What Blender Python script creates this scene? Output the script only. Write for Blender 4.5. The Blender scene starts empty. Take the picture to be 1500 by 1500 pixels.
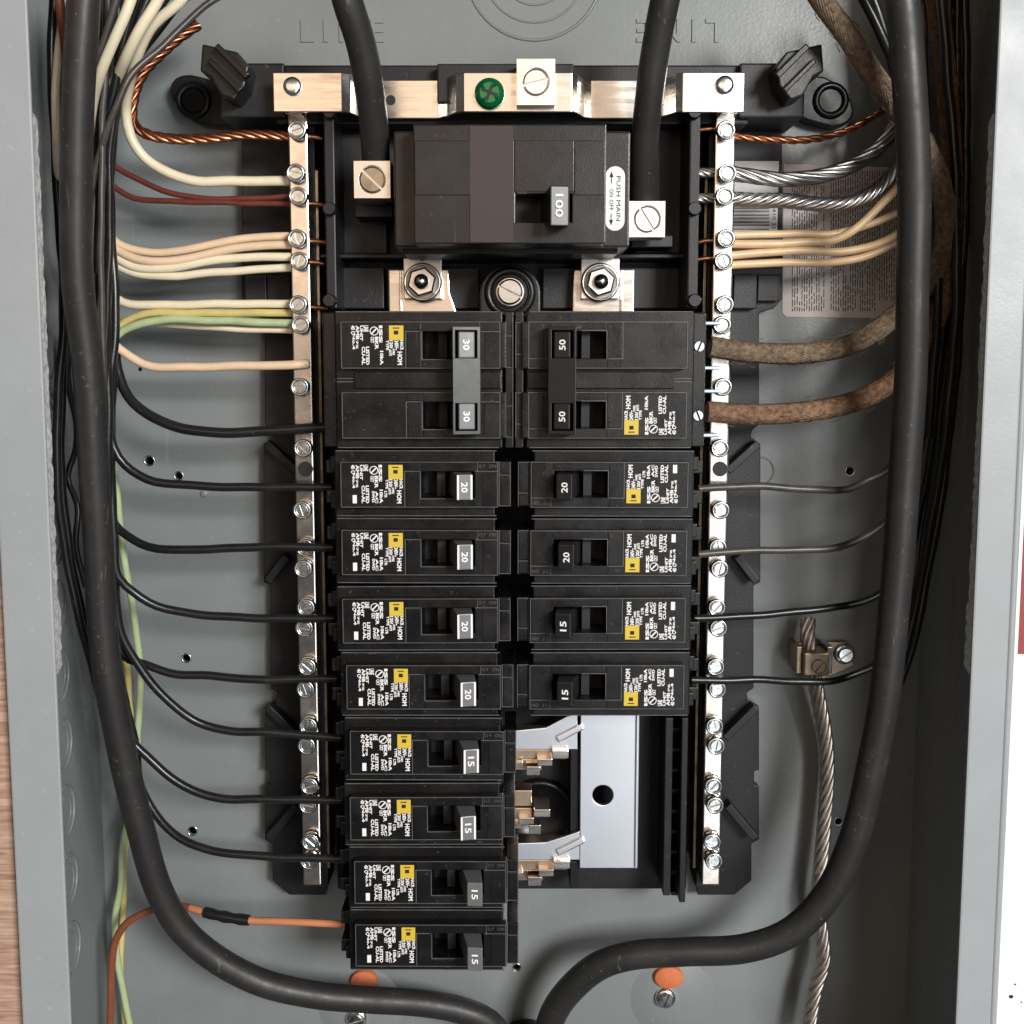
import bpy, bmesh, math, random
from mathutils import Vector
random.seed(7)
S = bpy.context.scene
C = S.collection

# ------------------------------------------------------------------ camera, light, exposure
FPX, TILT, DIST = 1866.0, math.radians(6.8), 0.544      # focal length in 1500-px pixels, downward pitch, distance to back panel (m)
cam_d = bpy.data.cameras.new('camera'); cam = bpy.data.objects.new('camera', cam_d); C.objects.link(cam)
cam.location = (0, -DIST, 0); cam.rotation_euler = (math.radians(90) - TILT, 0, 0)
cam_d.sensor_width = 36; cam_d.lens = 36 * FPX / 1500; cam_d.clip_start = .01; cam_d.clip_end = 50
S.camera = cam
W = bpy.data.worlds.new('World'); S.world = W; W.use_nodes = True
bg = W.node_tree.nodes['Background']; bg.inputs[0].default_value = (.93, .97, 1.0, 1); bg.inputs[1].default_value = .08
def area(name, loc, target, sx, sy, power, col):
    d = bpy.data.lights.new(name, 'AREA'); d.shape = 'RECTANGLE'; d.size = sx; d.size_y = sy; d.energy = power; d.color = col
    o = bpy.data.objects.new(name, d); C.objects.link(o); o.location = loc
    o.rotation_euler = (Vector(target) - Vector(loc)).to_track_quat('-Z', 'Y').to_euler(); return o
area('window_light', (1.0, -2.0, .47), (0, 0, -.06), .62, .40, 52, (1.0, .985, .96))
area('door_light', (.62, -2.0, -.45), (0, 0, -.06), .52, 1.4, 6.4, (.97, .985, 1.0))
area('room_light', (-.42, -1.8, .36), (0, 0, 0), 1.2, .6, 3.6, (1.0, .70, .47))
S.view_settings.view_transform = 'Standard'; S.view_settings.look = 'None'; S.view_settings.exposure = 0; S.view_settings.gamma = 1
S.render.engine = 'CYCLES'

# ------------------------------------------------------------------ helpers
def P(u, v, h):
    """photo pixel + height above the back panel (mm) -> panel coordinates x, z (mm)"""
    a = (u - 750) / FPX; b = (750 - v) / FPX
    y = math.cos(TILT) + b * math.sin(TILT); z = -math.sin(TILT) + b * math.cos(TILT)
    s = (DIST * 1000 - h) / y
    return a * s, z * s
def p3(u, v, h): x, z = P(u, v, h); return (x, z, h)

class MB:
    """collects shapes in panel coordinates (x right, z up, h towards the viewer, mm) for ONE mesh"""
    def __init__(s): s.v = []; s.f = []; s.sm = []
    def add(s, vs, fs, smooth=False):
        o = len(s.v); s.v += [tuple(p) for p in vs]
        s.f += [tuple(i + o for i in f) for f in fs]; s.sm += [smooth] * len(fs); return s
    def hexa(s, b, t):                       # b, t: 4 points each (x,z,h), counter-clockwise seen from the viewer
        return s.add(list(b) + list(t), [(3, 2, 1, 0), (4, 5, 6, 7)] + [(i, (i + 1) % 4, 4 + (i + 1) % 4, 4 + i) for i in range(4)])
    def box(s, x0, z0, x1, z1, h0, h1):
        x0, x1 = min(x0, x1), max(x0, x1); z0, z1 = min(z0, z1), max(z0, z1)
        q = [(x0, z0), (x1, z0), (x1, z1), (x0, z1)]
        return s.hexa([(a, b, h0) for a, b in q], [(a, b, h1) for a, b in q])
    def pbox(s, u0, v0, u1, v1, h0, h1):     # box whose front face covers a pixel rectangle
        vm = (v0 + v1) / 2; um = (u0 + u1) / 2
        return s.box(P(u0, vm, h1)[0], P(um, v1, h1)[1], P(u1, vm, h1)[0], P(um, v0, h1)[1], h0, h1)
    def bar(s, a, b, w, h0, h1):             # straight rib between two (x,z) points
        d = Vector((b[0] - a[0], b[1] - a[1])).normalized(); n = Vector((-d.y, d.x)) * w / 2
        q = [(a[0] - n.x, a[1] - n.y), (b[0] - n.x, b[1] - n.y), (b[0] + n.x, b[1] + n.y), (a[0] + n.x, a[1] + n.y)]
        return s.hexa([(x, z, h0) for x, z in q], [(x, z, h1) for x, z in q])
    def frame(s, o, i, h0, h1):              # rectangle o with rectangular opening i
        def q(r): return [(r[0], r[1]), (r[2], r[1]), (r[2], r[3]), (r[0], r[3])]
        O, I = q(o), q(i)
        vs = [(x, z, h0) for x, z in O] + [(x, z, h1) for x, z in O] + [(x, z, h0) for x, z in I] + [(x, z, h1) for x, z in I]
        fs = []
        for k in range(4):
            j = (k + 1) % 4
            fs += [(k, j, 4 + j, 4 + k), (8 + j, 8 + k, 12 + k, 12 + j), (4 + k, 4 + j, 12 + j, 12 + k), (j, k, 8 + k, 8 + j)]
        return s.add(vs, fs)
    def prism(s, pts, h0, h1):
        a = sum(pts[i][0] * pts[(i + 1) % len(pts)][1] - pts[(i + 1) % len(pts)][0] * pts[i][1] for i in range(len(pts)))
        if a < 0: pts = pts[::-1]
        n = len(pts)
        return s.add([(x, z, h0) for x, z in pts] + [(x, z, h1) for x, z in pts],
                     [tuple(range(n))[::-1], tuple(range(n, 2 * n))] + [(i, (i + 1) % n, n + (i + 1) % n, n + i) for i in range(n)])
    def lathe(s, x, z, prof, n=20, sx=1, sz=1, smooth=True, a0=0, close=True):   # prof: (radius, h)
        vs = []; fs = []; m = len(prof)
        for r, h in prof:
            for k in range(n):
                a = a0 + 2 * math.pi * k / n; vs.append((x + sx * r * math.cos(a), z + sz * r * math.sin(a), h))
        for i in range(m - 1):
            for k in range(n): j = (k + 1) % n; fs.append((i * n + k, i * n + j, (i + 1) * n + j, (i + 1) * n + k))
        s.add(vs, fs, smooth)
        if close: s.add(vs[-n:], [tuple(range(n))])
        return s
    def torus(s, x, z, h, R, r, n=32, m=6, a0=0, a1=2 * math.pi, sx=1):
        vs = []; fs = []; full = abs(a1 - a0 - 2 * math.pi) < 1e-6; N = n if full else n + 1
        for k in range(N):
            a = a0 + (a1 - a0) * k / n
            for j in range(m):
                b = 2 * math.pi * j / m; rr = R + r * math.cos(b)
                vs.append((x + sx * rr * math.cos(a), z + rr * math.sin(a), h + r * math.sin(b)))
        for k in range(n):
            k2 = (k + 1) % N
            for j in range(m): j2 = (j + 1) % m; fs.append((k * m + j, k2 * m + j, k2 * m + j2, k * m + j2))
        return s.add(vs, fs, True)
    def tube(s, pts, r, n=10, cap=True, twist=None):
        pts = [Vector(p) for p in pts]; N = len(pts); vs = []; fs = []
        T = [(pts[min(i + 1, N - 1)] - pts[max(i - 1, 0)]).normalized() for i in range(N)]
        nrm = T[0].orthogonal().normalized()
        for i in range(N):
            nrm = (nrm - T[i] * nrm.dot(T[i])).normalized(); b = T[i].cross(nrm)
            ri = r(i / (N - 1)) if callable(r) else r
            for k in range(n):
                a = 2 * math.pi * k / n; vs.append(pts[i] + (nrm * math.cos(a) + b * math.sin(a)) * ri)
        for i in range(N - 1):
            for k in range(n): j = (k + 1) % n; fs.append((i * n + k, i * n + j, (i + 1) * n + j, (i + 1) * n + k))
        s.add(vs, fs, True)
        if cap: s.add(vs[:n][::-1] + vs[-n:], [tuple(range(n)), tuple(range(n, 2 * n))])
        return s
    def strands(s, pts, R, r, count, pitch, n=6, core=True):    # stranded conductor
        pts = [Vector(p) for p in pts]; N = len(pts)
        T = [(pts[min(i + 1, N - 1)] - pts[max(i - 1, 0)]).normalized() for i in range(N)]
        fr = []; nrm = T[0].orthogonal().normalized(); L = [0]
        for i in range(N):
            nrm = (nrm - T[i] * nrm.dot(T[i])).normalized(); fr.append((nrm.copy(), T[i].cross(nrm)))
            if i: L.append(L[-1] + (pts[i] - pts[i - 1]).length)
        for c in range(count):
            ph = 2 * math.pi * c / count; q = []
            for i in range(N):
                a = ph + 2 * math.pi * L[i] / pitch; q.append(pts[i] + (fr[i][0] * math.cos(a) + fr[i][1] * math.sin(a)) * R)
            s.tube(q, r, n)
        if core: s.tube(pts, max(R * .9, r * .6), n)
        return s
    def text(s, txt, box, h, rot=0, off=0.0):   # text fitted into (x0,z0,x1,z1); rot in quarter turns counter-clockwise
        vs, fs = glyphs(txt, off)
        if not vs: return s
        xs = [p[0] for p in vs]; ys = [p[1] for p in vs]; mx, Mx, my, My = min(xs), max(xs), min(ys), max(ys)
        x0, z0, x1, z1 = box; out = []
        for a, b in vs:
            a = (a - mx) / max(Mx - mx, 1e-6); b = (b - my) / max(My - my, 1e-6)
            if rot % 4 == 1: a, b = 1 - b, a
            elif rot % 4 == 2: a, b = 1 - a, 1 - b
            elif rot % 4 == 3: a, b = b, 1 - a
            out.append((x0 + a * (x1 - x0), z0 + b * (z1 - z0), h))
        return s.add(out, fs)
    def build(s, name, mat, parent=None, bevel=0, seg=2, origin=(0, 0, 0)):
        me = s.mesh(name, mat, bevel, seg, origin)
        return link(name, me, parent, (0, 0, 0) if parent else origin)
    def mesh(s, name, mat, bevel=0, seg=2, origin=(0, 0, 0)):
        me = bpy.data.meshes.new(name); ox, oz, oh = origin
        me.from_pydata([((x - ox) * .001, -(h - oh) * .001, (z - oz) * .001) for x, z, h in s.v], [], s.f)
        me.polygons.foreach_set('use_smooth', s.sm)
        if bevel:
            b = bmesh.new(); b.from_mesh(me)
            es = [e for e in b.edges if len(e.link_faces) == 2 and e.calc_face_angle(0) > .6 and not (e.link_faces[0].smooth and e.link_faces[1].smooth)]
            bmesh.ops.bevel(b, geom=es, offset=bevel * .001, segments=seg, profile=.6, affect='EDGES', clamp_overlap=True)
            b.to_mesh(me); b.free()
        me.materials.append(M[mat]); me.update(); return me
def link(name, me, parent=None, origin=(0, 0, 0)):
    o = bpy.data.objects.new(name, me); C.objects.link(o)
    o.location = (origin[0] * .001, -origin[2] * .001, origin[1] * .001)
    if parent: o.parent = parent
    return o
_g = {}
def glyphs(txt, off):
    k = (txt, off)
    if k not in _g:
        cu = bpy.data.curves.new('t', 'FONT'); cu.body = txt; cu.size = 1; cu.resolution_u = 2; cu.offset = off
        o = bpy.data.objects.new('t', cu); C.objects.link(o); dg = bpy.context.evaluated_depsgraph_get()
        me = bpy.data.meshes.new_from_object(o.evaluated_get(dg))
        _g[k] = ([(v.co.x, v.co.y) for v in me.vertices], [tuple(p.vertices) for p in me.polygons])
        bpy.data.objects.remove(o); bpy.data.curves.remove(cu); bpy.data.meshes.remove(me)
    return _g[k]
def tag(o, label, cat, group=None, kind=None):
    if kind: o['kind'] = kind
    if label: o['label'] = label
    if cat: o['category'] = cat
    if group: o['group'] = group
    return o
def thing(name, label, cat, x=0, z=0, h=0, group=None):
    o = bpy.data.objects.new(name, None); C.objects.link(o); o.location = (x * .001, -h * .001, z * .001); o.empty_display_size = .01
    return tag(o, label, cat, group)
def copy_tree(o, parent=None):
    c = o.copy(); C.objects.link(c); c.parent = parent
    for ch in list(o.children): copy_tree(ch, c)
    return c
def smooth(pts, step=3.0):
    """Catmull-Rom through 3-D points, resampled about every `step` mm"""
    p = [Vector(q) for q in pts]; p = [p[0] * 2 - p[1]] + p + [p[-1] * 2 - p[-2]]; out = []
    for i in range(1, len(p) - 2):
        a, b, c, d = p[i - 1:i + 3]
        ta = 0.0; tb = max((b - a).length, 1e-4) ** .5; tc = tb + max((c - b).length, 1e-4) ** .5; td = tc + max((d - c).length, 1e-4) ** .5
        n = max(2, int((c - b).length / step))
        for k in range(n):
            t = tb + (tc - tb) * k / n
            A1 = a * ((tb - t) / (tb - ta)) + b * ((t - ta) / (tb - ta)); A2 = b * ((tc - t) / (tc - tb)) + c * ((t - tb) / (tc - tb)); A3 = c * ((td - t) / (td - tc)) + d * ((t - tc) / (td - tc))
            B1 = A1 * ((tc - t) / (tc - ta)) + A2 * ((t - ta) / (tc - ta)); B2 = A2 * ((td - t) / (td - tb)) + A3 * ((t - tb) / (td - tb))
            out.append(B1 * ((tc - t) / (tc - tb)) + B2 * ((t - tb) / (tc - tb)))
    out.append(p[-2]); return out
def path(px, step=3.0): return smooth([p3(*q) for q in px], step)

# ------------------------------------------------------------------ materials (all procedural)
M = {}
def mat(name, col, rough=.5, metal=0, spec=.5, noise=0, nscale=60, bump=0, bscale=400, col2=None, stretch=(1, 1, 1), rvar=0, coat=0, dust=0, dcol=(.35, .34, .32), dscale=700, scratch=0):
    m = bpy.data.materials.new(name); m.use_nodes = True; nt = m.node_tree; B = nt.nodes['Principled BSDF']
    B.inputs['Base Color'].default_value = (*col, 1); B.inputs['Roughness'].default_value = rough; B.inputs['Metallic'].default_value = metal
    B.inputs['Specular IOR Level'].default_value = spec; B.inputs['Coat Weight'].default_value = coat
    tc = nt.nodes.new('ShaderNodeTexCoord'); mp = nt.nodes.new('ShaderNodeMapping'); mp.inputs['Scale'].default_value = stretch
    nt.links.new(tc.outputs['Object'], mp.inputs[0])
    if dust:                                   # shift the pattern from object to object so that copies do not repeat
        oi = nt.nodes.new('ShaderNodeObjectInfo'); mul = nt.nodes.new('ShaderNodeMath'); mul.operation = 'MULTIPLY'; mul.inputs[1].default_value = 3.0
        nt.links.new(oi.outputs['Random'], mul.inputs[0]); nt.links.new(mul.outputs[0], mp.inputs['Location'])
    if noise or rvar:
        n = nt.nodes.new('ShaderNodeTexNoise'); n.inputs['Scale'].default_value = nscale; n.inputs['Detail'].default_value = 5; n.inputs['Roughness'].default_value = .65
        nt.links.new(mp.outputs[0], n.inputs[0])
        if noise:
            r = nt.nodes.new('ShaderNodeMix'); r.data_type = 'RGBA'; c2 = col2 or tuple(c * (1 - noise) for c in col)
            r.inputs[6].default_value = (*col, 1); r.inputs[7].default_value = (*c2, 1)
            q = nt.nodes.new('ShaderNodeMapRange'); q.inputs[1].default_value = .35; q.inputs[2].default_value = .68
            nt.links.new(n.outputs[0], q.inputs[0]); nt.links.new(q.outputs[0], r.inputs[0]); nt.links.new(r.outputs[2], B.inputs['Base Color'])
        if rvar:
            q = nt.nodes.new('ShaderNodeMapRange'); q.inputs[1].default_value = .3; q.inputs[2].default_value = .7; q.inputs[3].default_value = max(rough - rvar, .03); q.inputs[4].default_value = rough + rvar
            nt.links.new(n.outputs[0], q.inputs[0]); nt.links.new(q.outputs[0], B.inputs['Roughness'])
    if dust:
        def layer(scale, lo, hi, fac, mapping, col_):
            w = nt.nodes.new('ShaderNodeTexNoise'); w.inputs['Scale'].default_value = scale; w.inputs['Detail'].default_value = 4; nt.links.new(mapping.outputs[0], w.inputs[0])
            g = nt.nodes.new('ShaderNodeMapRange'); g.inputs[1].default_value = lo; g.inputs[2].default_value = hi; g.inputs[4].default_value = fac; nt.links.new(w.outputs[0], g.inputs[0])
            x = nt.nodes.new('ShaderNodeMix'); x.data_type = 'RGBA'; x.inputs[7].default_value = (*col_, 1)
            src = B.inputs['Base Color'].links[0].from_socket if B.inputs['Base Color'].is_linked else None
            if src: nt.links.new(src, x.inputs[6])
            else: x.inputs[6].default_value = (*col, 1)
            nt.links.new(g.outputs[0], x.inputs[0]); nt.links.new(x.outputs[2], B.inputs['Base Color'])
        layer(dscale, .66, .74, dust, mp, dcol); layer(dscale * .12, .5, .8, dust * .22, mp, dcol)
        if scratch:
            mp2 = nt.nodes.new('ShaderNodeMapping'); mp2.inputs['Scale'].default_value = (1, 1, .06); mp2.inputs['Rotation'].default_value = (0, .5, 0); nt.links.new(tc.outputs['Object'], mp2.inputs[0])
            layer(dscale * .9, .68, .74, scratch, mp2, dcol)
    if bump:
        n2 = nt.nodes.new('ShaderNodeTexNoise'); n2.inputs['Scale'].default_value = bscale; n2.inputs['Detail'].default_value = 3
        bp = nt.nodes.new('ShaderNodeBump'); bp.inputs['Strength'].default_value = bump; bp.inputs['Distance'].default_value = .0006
        nt.links.new(mp.outputs[0], n2.inputs[0]); nt.links.new(n2.outputs[0], bp.inputs['Height']); nt.links.new(bp.outputs[0], B.inputs['Normal'])
    M[name] = m; return m
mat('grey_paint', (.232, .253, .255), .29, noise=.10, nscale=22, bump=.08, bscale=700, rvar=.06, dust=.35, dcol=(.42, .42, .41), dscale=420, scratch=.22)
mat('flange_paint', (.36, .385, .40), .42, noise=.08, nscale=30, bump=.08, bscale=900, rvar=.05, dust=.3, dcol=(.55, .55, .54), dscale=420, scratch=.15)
mat('raw_edge', (.86, .86, .84), .55, noise=.6, nscale=500, bump=.6, bscale=700)
mat('black_plastic', (.007, .007, .0075), .36, spec=.4, noise=.25, nscale=70, bump=.10, bscale=1500, rvar=.08, dust=.4, dcol=(.10, .095, .09), dscale=500)
mat('breaker_black', (.0070, .0067, .0070), .30, spec=.36, noise=.3, nscale=90, bump=.10, bscale=1800, rvar=.10, dust=.45, dcol=(.13, .125, .12), dscale=620, scratch=.3)
mat('edge_glint_grey', (.14, .137, .137), .32, noise=.5, nscale=160)  # paler plastic tone, imitates light caught on breaker edges
mat('main_black', (.015, .0125, .013), .32, spec=.42, noise=.18, nscale=60, bump=.08, bscale=1600, rvar=.06, dust=.4, dcol=(.12, .11, .11), dscale=620, scratch=.25)
mat('base_plastic', (.012, .012, .0145), .45, spec=.4, noise=.25, nscale=50, bump=.12, bscale=1200, dust=.45, dcol=(.10, .095, .09), dscale=500)
mat('well_black', (.006, .006, .007), .6)
mat('handle_lit', (.16, .165, .17), .34, noise=.15, nscale=200, rvar=.08, dust=.4, dcol=(.07, .07, .07), dscale=600)  # handle plastic with the window light put into its colour
mat('main_handle', (.016, .018, .024), .36, noise=.15, nscale=200)
mat('handle_shaded', (.012, .012, .013), .36, noise=.2, nscale=150, rvar=.08)  # same handle plastic with the shade put into its colour
mat('tie_grey', (.032, .037, .036), .32, noise=.45, nscale=260, rvar=.1)
mat('tin', (.80, .755, .70), .24, metal=1, noise=.10, nscale=50, stretch=(1, 1, 9), rvar=.07)
mat('tin_bar', (.82, .76, .70), .23, metal=1, noise=.16, nscale=90, rvar=.09)
mat('aluminium', (.80, .84, .90), .36, metal=1, rvar=.03, nscale=30)
mat('lug_metal', (.80, .76, .70), .33, metal=1, noise=.12, nscale=160, rvar=.08)
mat('zinc', (.72, .75, .75), .25, metal=1, noise=.25, nscale=300, rvar=.1)
mat('dark_steel', (.30, .30, .29), .32, metal=1, noise=.4, nscale=200)
mat('dull_bronze', (.42, .34, .25), .42, metal=1, noise=.4, nscale=200)
mat('blued_steel', (.42, .50, .60), .35, metal=1, noise=.3, nscale=200)
mat('chrome', (.88, .89, .90), .22, metal=1)
mat('copper', (.66, .30, .17), .36, metal=1, noise=.45, nscale=160, col2=(.33, .12, .06), rvar=.1)
mat('bus_copper', (.78, .58, .42), .3, metal=1, noise=.2, nscale=120)
mat('strip_brown', (.20, .16, .11), .4, metal=1, noise=.4, nscale=200)
mat('brass', (.60, .48, .24), .32, metal=1, noise=.3, nscale=150)
mat('green_anodised', (.005, .16, .045), .2, metal=.35, coat=.6)
mat('cable_black', (.028, .027, .027), .47, noise=.3, nscale=120, bump=.12, bscale=250, rvar=.08, dust=.6, dcol=(.14, .13, .12), dscale=520, scratch=.5)
mat('wire_black', (.014, .014, .0145), .30, noise=.2, nscale=200, bump=.1, bscale=500, dust=.4, dcol=(.12, .11, .10), dscale=600)
mat('wire_lit_grey', (.085, .075, .067), .36, noise=.4, nscale=160, bump=.12, bscale=500)  # black insulation coloured greyer, as it looks where light catches it
mat('wire_cream', (.90, .80, .58), .36, noise=.12, nscale=90, bump=.05, dust=.35, dcol=(.40, .33, .22), dscale=300)
mat('wire_peach', (.90, .66, .45), .36, noise=.14, nscale=90, bump=.05, dust=.35, dcol=(.42, .28, .18), dscale=300)
mat('wire_tan', (.82, .57, .33), .36, noise=.18, nscale=90, bump=.05, dust=.35, dcol=(.40, .26, .14), dscale=300)
mat('wire_green', (.50, .60, .33), .38, noise=.2, nscale=90)
mat('wire_yellow', (.72, .60, .22), .38, noise=.2, nscale=90)
mat('wire_red', (.17, .042, .03), .32, noise=.25, nscale=120)
mat('wire_orange', (.66, .26, .12), .36, noise=.15, nscale=120)
mat('wire_rust', (.28, .085, .04), .36, noise=.2, nscale=120)
mat('tape', (.012, .012, .013), .28, bump=.3, bscale=300)
mat('alu_strand', (.62, .60, .58), .30, metal=1, noise=.35, nscale=200)
mat('ground_strand', (.74, .67, .61), .45, metal=1, noise=.4, nscale=260)
mat('braid_olive', (.27, .195, .125), .8, noise=1, nscale=520, col2=(.085, .058, .038), bump=1, bscale=900)
mat('braid_rust', (.31, .185, .11), .8, noise=1, nscale=520, col2=(.11, .055, .032), bump=1, bscale=900)
mat('white_print', (.92, .89, .87), .6)
mat('dark_print', (.03, .025, .023), .7, spec=.2)
mat('faint_print', (.085, .08, .08), .5)
mat('yellow_print', (.70, .50, .04), .5)
mat('sticker', (.74, .68, .65), .5, noise=.1, nscale=30)
mat('white_sticker', (.82, .82, .82), .42)
mat('pale_sheen', (.042, .035, .038), .24)
mat('orange_plug', (.72, .20, .08), .75, noise=.15, nscale=200)
mat('white_card', (.88, .88, .88), .6)
mat('red_card', (.34, .05, .045), .6, noise=.25, nscale=120)
# wood of the wall the box sits in
m = mat('wood', (.42, .24, .15), .5, bump=.2, bscale=300); nt = m.node_tree; B = nt.nodes['Principled BSDF']
tc = nt.nodes.new('ShaderNodeTexCoord'); mp = nt.nodes.new('ShaderNodeMapping'); mp.inputs['Scale'].default_value = (9, 1, 90); mp.inputs['Rotation'].default_value = (0, .06, 0)
nz = nt.nodes.new('ShaderNodeTexNoise'); nz.inputs['Scale'].default_value = 5; nz.inputs['Detail'].default_value = 8; nz.inputs['Distortion'].default_value = 1.2
cr = nt.nodes.new('ShaderNodeValToRGB'); cr.color_ramp.elements[0].position = .32; cr.color_ramp.elements[0].color = (.33, .19, .13, 1); cr.color_ramp.elements[1].position = .66; cr.color_ramp.elements[1].color = (.60, .41, .31, 1)
nt.links.new(tc.outputs['Object'], mp.inputs[0]); nt.links.new(mp.outputs[0], nz.inputs[0]); nt.links.new(nz.outputs[0], cr.inputs[0]); nt.links.new(cr.outputs[0], B.inputs['Base Color'])

# ------------------------------------------------------------------ setting: the wall round the box
OUT_L, OUT_R, TOP, BOT, DEPTH = -182.5, 178.5, 190, -335, 95
b = MB(); WALLH = 89
b.box(-900, -900, OUT_L - 2.2, 900, 60, WALLH); b.box(OUT_L - 2.2, TOP + 3, 900, 900, 60, WALLH); b.box(OUT_L - 2.2, -900, 900, BOT - 3, 60, WALLH)
b.box(OUT_R + 3.4, BOT - 3, 900, TOP + 3, 60, WALLH); b.box(-900, -900, 900, 900, -24, -20)
tag(b.build('wall', 'wood'), None, None, kind='structure')
card = thing('wall_sheet', 'white sheet with a red block on the wall right of the metal box', 'sheet', 240, -80, WALLH)
MB().box(OUT_R + 3.6, -330, 330, 190, WALLH + .3, WALLH + 1.0).build('paper', 'white_card', card, origin=(240, -80, WALLH))
z0, z1 = P(1495, 958, 90)[1], P(1495, 590, 90)[1]
rb = MB().box(OUT_R + 5.5, z0, 300, z1, WALLH + 1.0, WALLH + 1.25).build('red_block', 'red_card', card, origin=(240, -80, WALLH)); rb['label'] = 'dark red printed block'
b = MB()
for u, v, r in ((1481, 1460, .75), (1487, 1442, .35), (1496, 1468, .3)): x, z = P(u, v, 90); b.lathe(x, z, [(r, WALLH + 1.0), (r * .9, WALLH + 1.1)], 9, sx=1.2)
b.build('specks', 'dark_print', card, origin=(240, -80, WALLH))

# ------------------------------------------------------------------ the enclosure
enc = thing('enclosure_box', 'grey painted steel electrical box, open at the front', 'electrical box', 0, -70, 0)
EO = (0, -70, 0)
holes = [(219, 675, 6.2), (262, 697, 5.4), (273, 964, 5.6), (282, 1217, 6), (757, 1417, 5.2), (1245, 690, 5.5), (1228, 1203, 5), (205, 541, 3)]
b = MB().box(OUT_L + 1.2, BOT + 1.2, OUT_R - 1.2, TOP - 1.2, -1.5, 0); back = b.build('back_panel', 'grey_paint', enc, origin=EO)
cb = MB()
for u, v, r in holes: x, z = P(u, v, 0); cb.lathe(x, z, [(r / 3.4, -5), (r / 3.4, 5)], 18, smooth=False); cb.add(cb.v[-18:], [tuple(range(18))]); n0 = len(cb.v)
cb = MB()
for u, v, r in holes:
    x, z = P(u, v, 0); k = 18; q = [(x + r / 3.4 * math.cos(2 * math.pi * i / k), z + r / 3.4 * math.sin(2 * math.pi * i / k)) for i in range(k)]; cb.prism(q, -5, 5)
cut = cb.build('hole_cutter', 'grey_paint', origin=EO); cut.location = (0, 0, EO[1] * .001)
bpy.context.view_layer.update()
md = back.modifiers.new('holes', 'BOOLEAN'); md.operation = 'DIFFERENCE'; md.object = cut; md.solver = 'EXACT'
back.parent = None; back.location = (0, 0, EO[1] * .001); bpy.context.view_layer.update()
dg = bpy.context.evaluated_depsgraph_get(); me = bpy.data.meshes.new_from_object(back.evaluated_get(dg)); back.modifiers.clear(); back.data = me
bpy.data.objects.remove(cut); back.parent = enc; back.location = (0, 0, 0)
enc_parts = []
def epart(name, mb, mt, bev=0): o = mb.build(name, mt, enc, bev, origin=EO); o.location = (0, 0, 0); return o
for u, v, r in holes[:7]:
    x, z = P(u, v, 0); epart('hole_rim', MB().torus(x, z, .05, r / 3.4 + .3, .34, 20), 'zinc')
lw = epart('side_wall', MB().box(OUT_L, BOT, OUT_L + 1.2, TOP, -1.5, DEPTH - 1.5), 'grey_paint')
rw = epart('side_wall', MB().box(OUT_R - 1.2, BOT, OUT_R, TOP, -1.5, DEPTH - 1.5), 'grey_paint')
epart('top_wall', MB().box(OUT_L + 1.2, TOP - 1.2, OUT_R - 1.2, TOP, -1.5, DEPTH - 1.5), 'grey_paint')
epart('bottom_wall', MB().box(OUT_L + 1.2, BOT, OUT_R - 1.2, BOT + 1.2, -1.5, DEPTH - 1.5), 'grey_paint')
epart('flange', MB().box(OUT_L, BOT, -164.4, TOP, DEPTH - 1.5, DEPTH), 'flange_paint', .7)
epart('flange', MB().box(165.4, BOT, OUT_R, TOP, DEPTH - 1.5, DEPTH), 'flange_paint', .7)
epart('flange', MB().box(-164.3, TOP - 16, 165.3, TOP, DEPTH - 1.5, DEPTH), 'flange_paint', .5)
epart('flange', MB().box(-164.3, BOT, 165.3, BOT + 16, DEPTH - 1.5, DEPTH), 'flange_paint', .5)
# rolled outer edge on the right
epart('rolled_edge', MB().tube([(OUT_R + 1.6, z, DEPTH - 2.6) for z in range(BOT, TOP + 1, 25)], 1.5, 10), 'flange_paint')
# raw return lips behind the inner flange edges, worn
def lip(xs, seed):
    rr = random.Random(seed); zt, zb = P(60, 165, 93)[1], P(60, 988, 93)[1]; n = 90; vs = []; fs = []
    for i in range(n + 1):
        z = zt + (zb - zt) * i / n; d = 5.2 + rr.uniform(-.9, .9) + (1.6 if i > 78 else 0)
        if i in (0, n): d = 2
        vs += [(xs, z, 93.4), (xs, z, 93.4 - d), (xs + math.copysign(.9, xs), z, 93.4 - d), (xs + math.copysign(.9, xs), z, 93.4)]
    for i in range(n):
        for k in range(4): j = (k + 1) % 4; fs.append((4 * i + k, 4 * i + j, 4 * i + 4 + j, 4 * i + 4 + k))
    fs += [(0, 1, 2, 3), (4 * n, 4 * n + 1, 4 * n + 2, 4 * n + 3)]
    o = epart('return_lip', MB().add(vs, fs), 'raw_edge'); o['label'] = 'worn bare metal return lip of the flange'
lip(-164.9, 3); lip(165.9, 5)
# knock-outs: rings pressed into the left wall and the back
def wall_ring(zc, hc, R, r):
    vs = []; fs = []; n, m_ = 28, 6
    for k in range(n):
        a = 2 * math.pi * k / n
        for j in range(m_):
            t = 2 * math.pi * j / m_; rr = R + r * math.cos(t); vs.append((OUT_L + 1.2 + r * .8 * math.sin(t), zc + rr * math.cos(a), hc + rr * math.sin(a)))
    for k in range(n):
        for j in range(m_): k2 = (k + 1) % n; j2 = (j + 1) % m_; fs.append((k * m_ + j, k2 * m_ + j, k2 * m_ + j2, k * m_ + j2))
    return MB().add(vs, fs, True)
for v in (520, 612, 705, 795, 885, 990, 1090, 1190, 1290, 1390):
    zc = P(115, v, 45)[1]
    ko = epart('knockout', wall_ring(zc, 45, 10.5, .8), 'grey_paint'); k2 = wall_ring(zc, 45, 6.5, .35).build('inner_ring', 'grey_paint', ko, origin=EO); k2.location = (0, 0, 0)
x, z = P(783, -45, 0)
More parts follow.
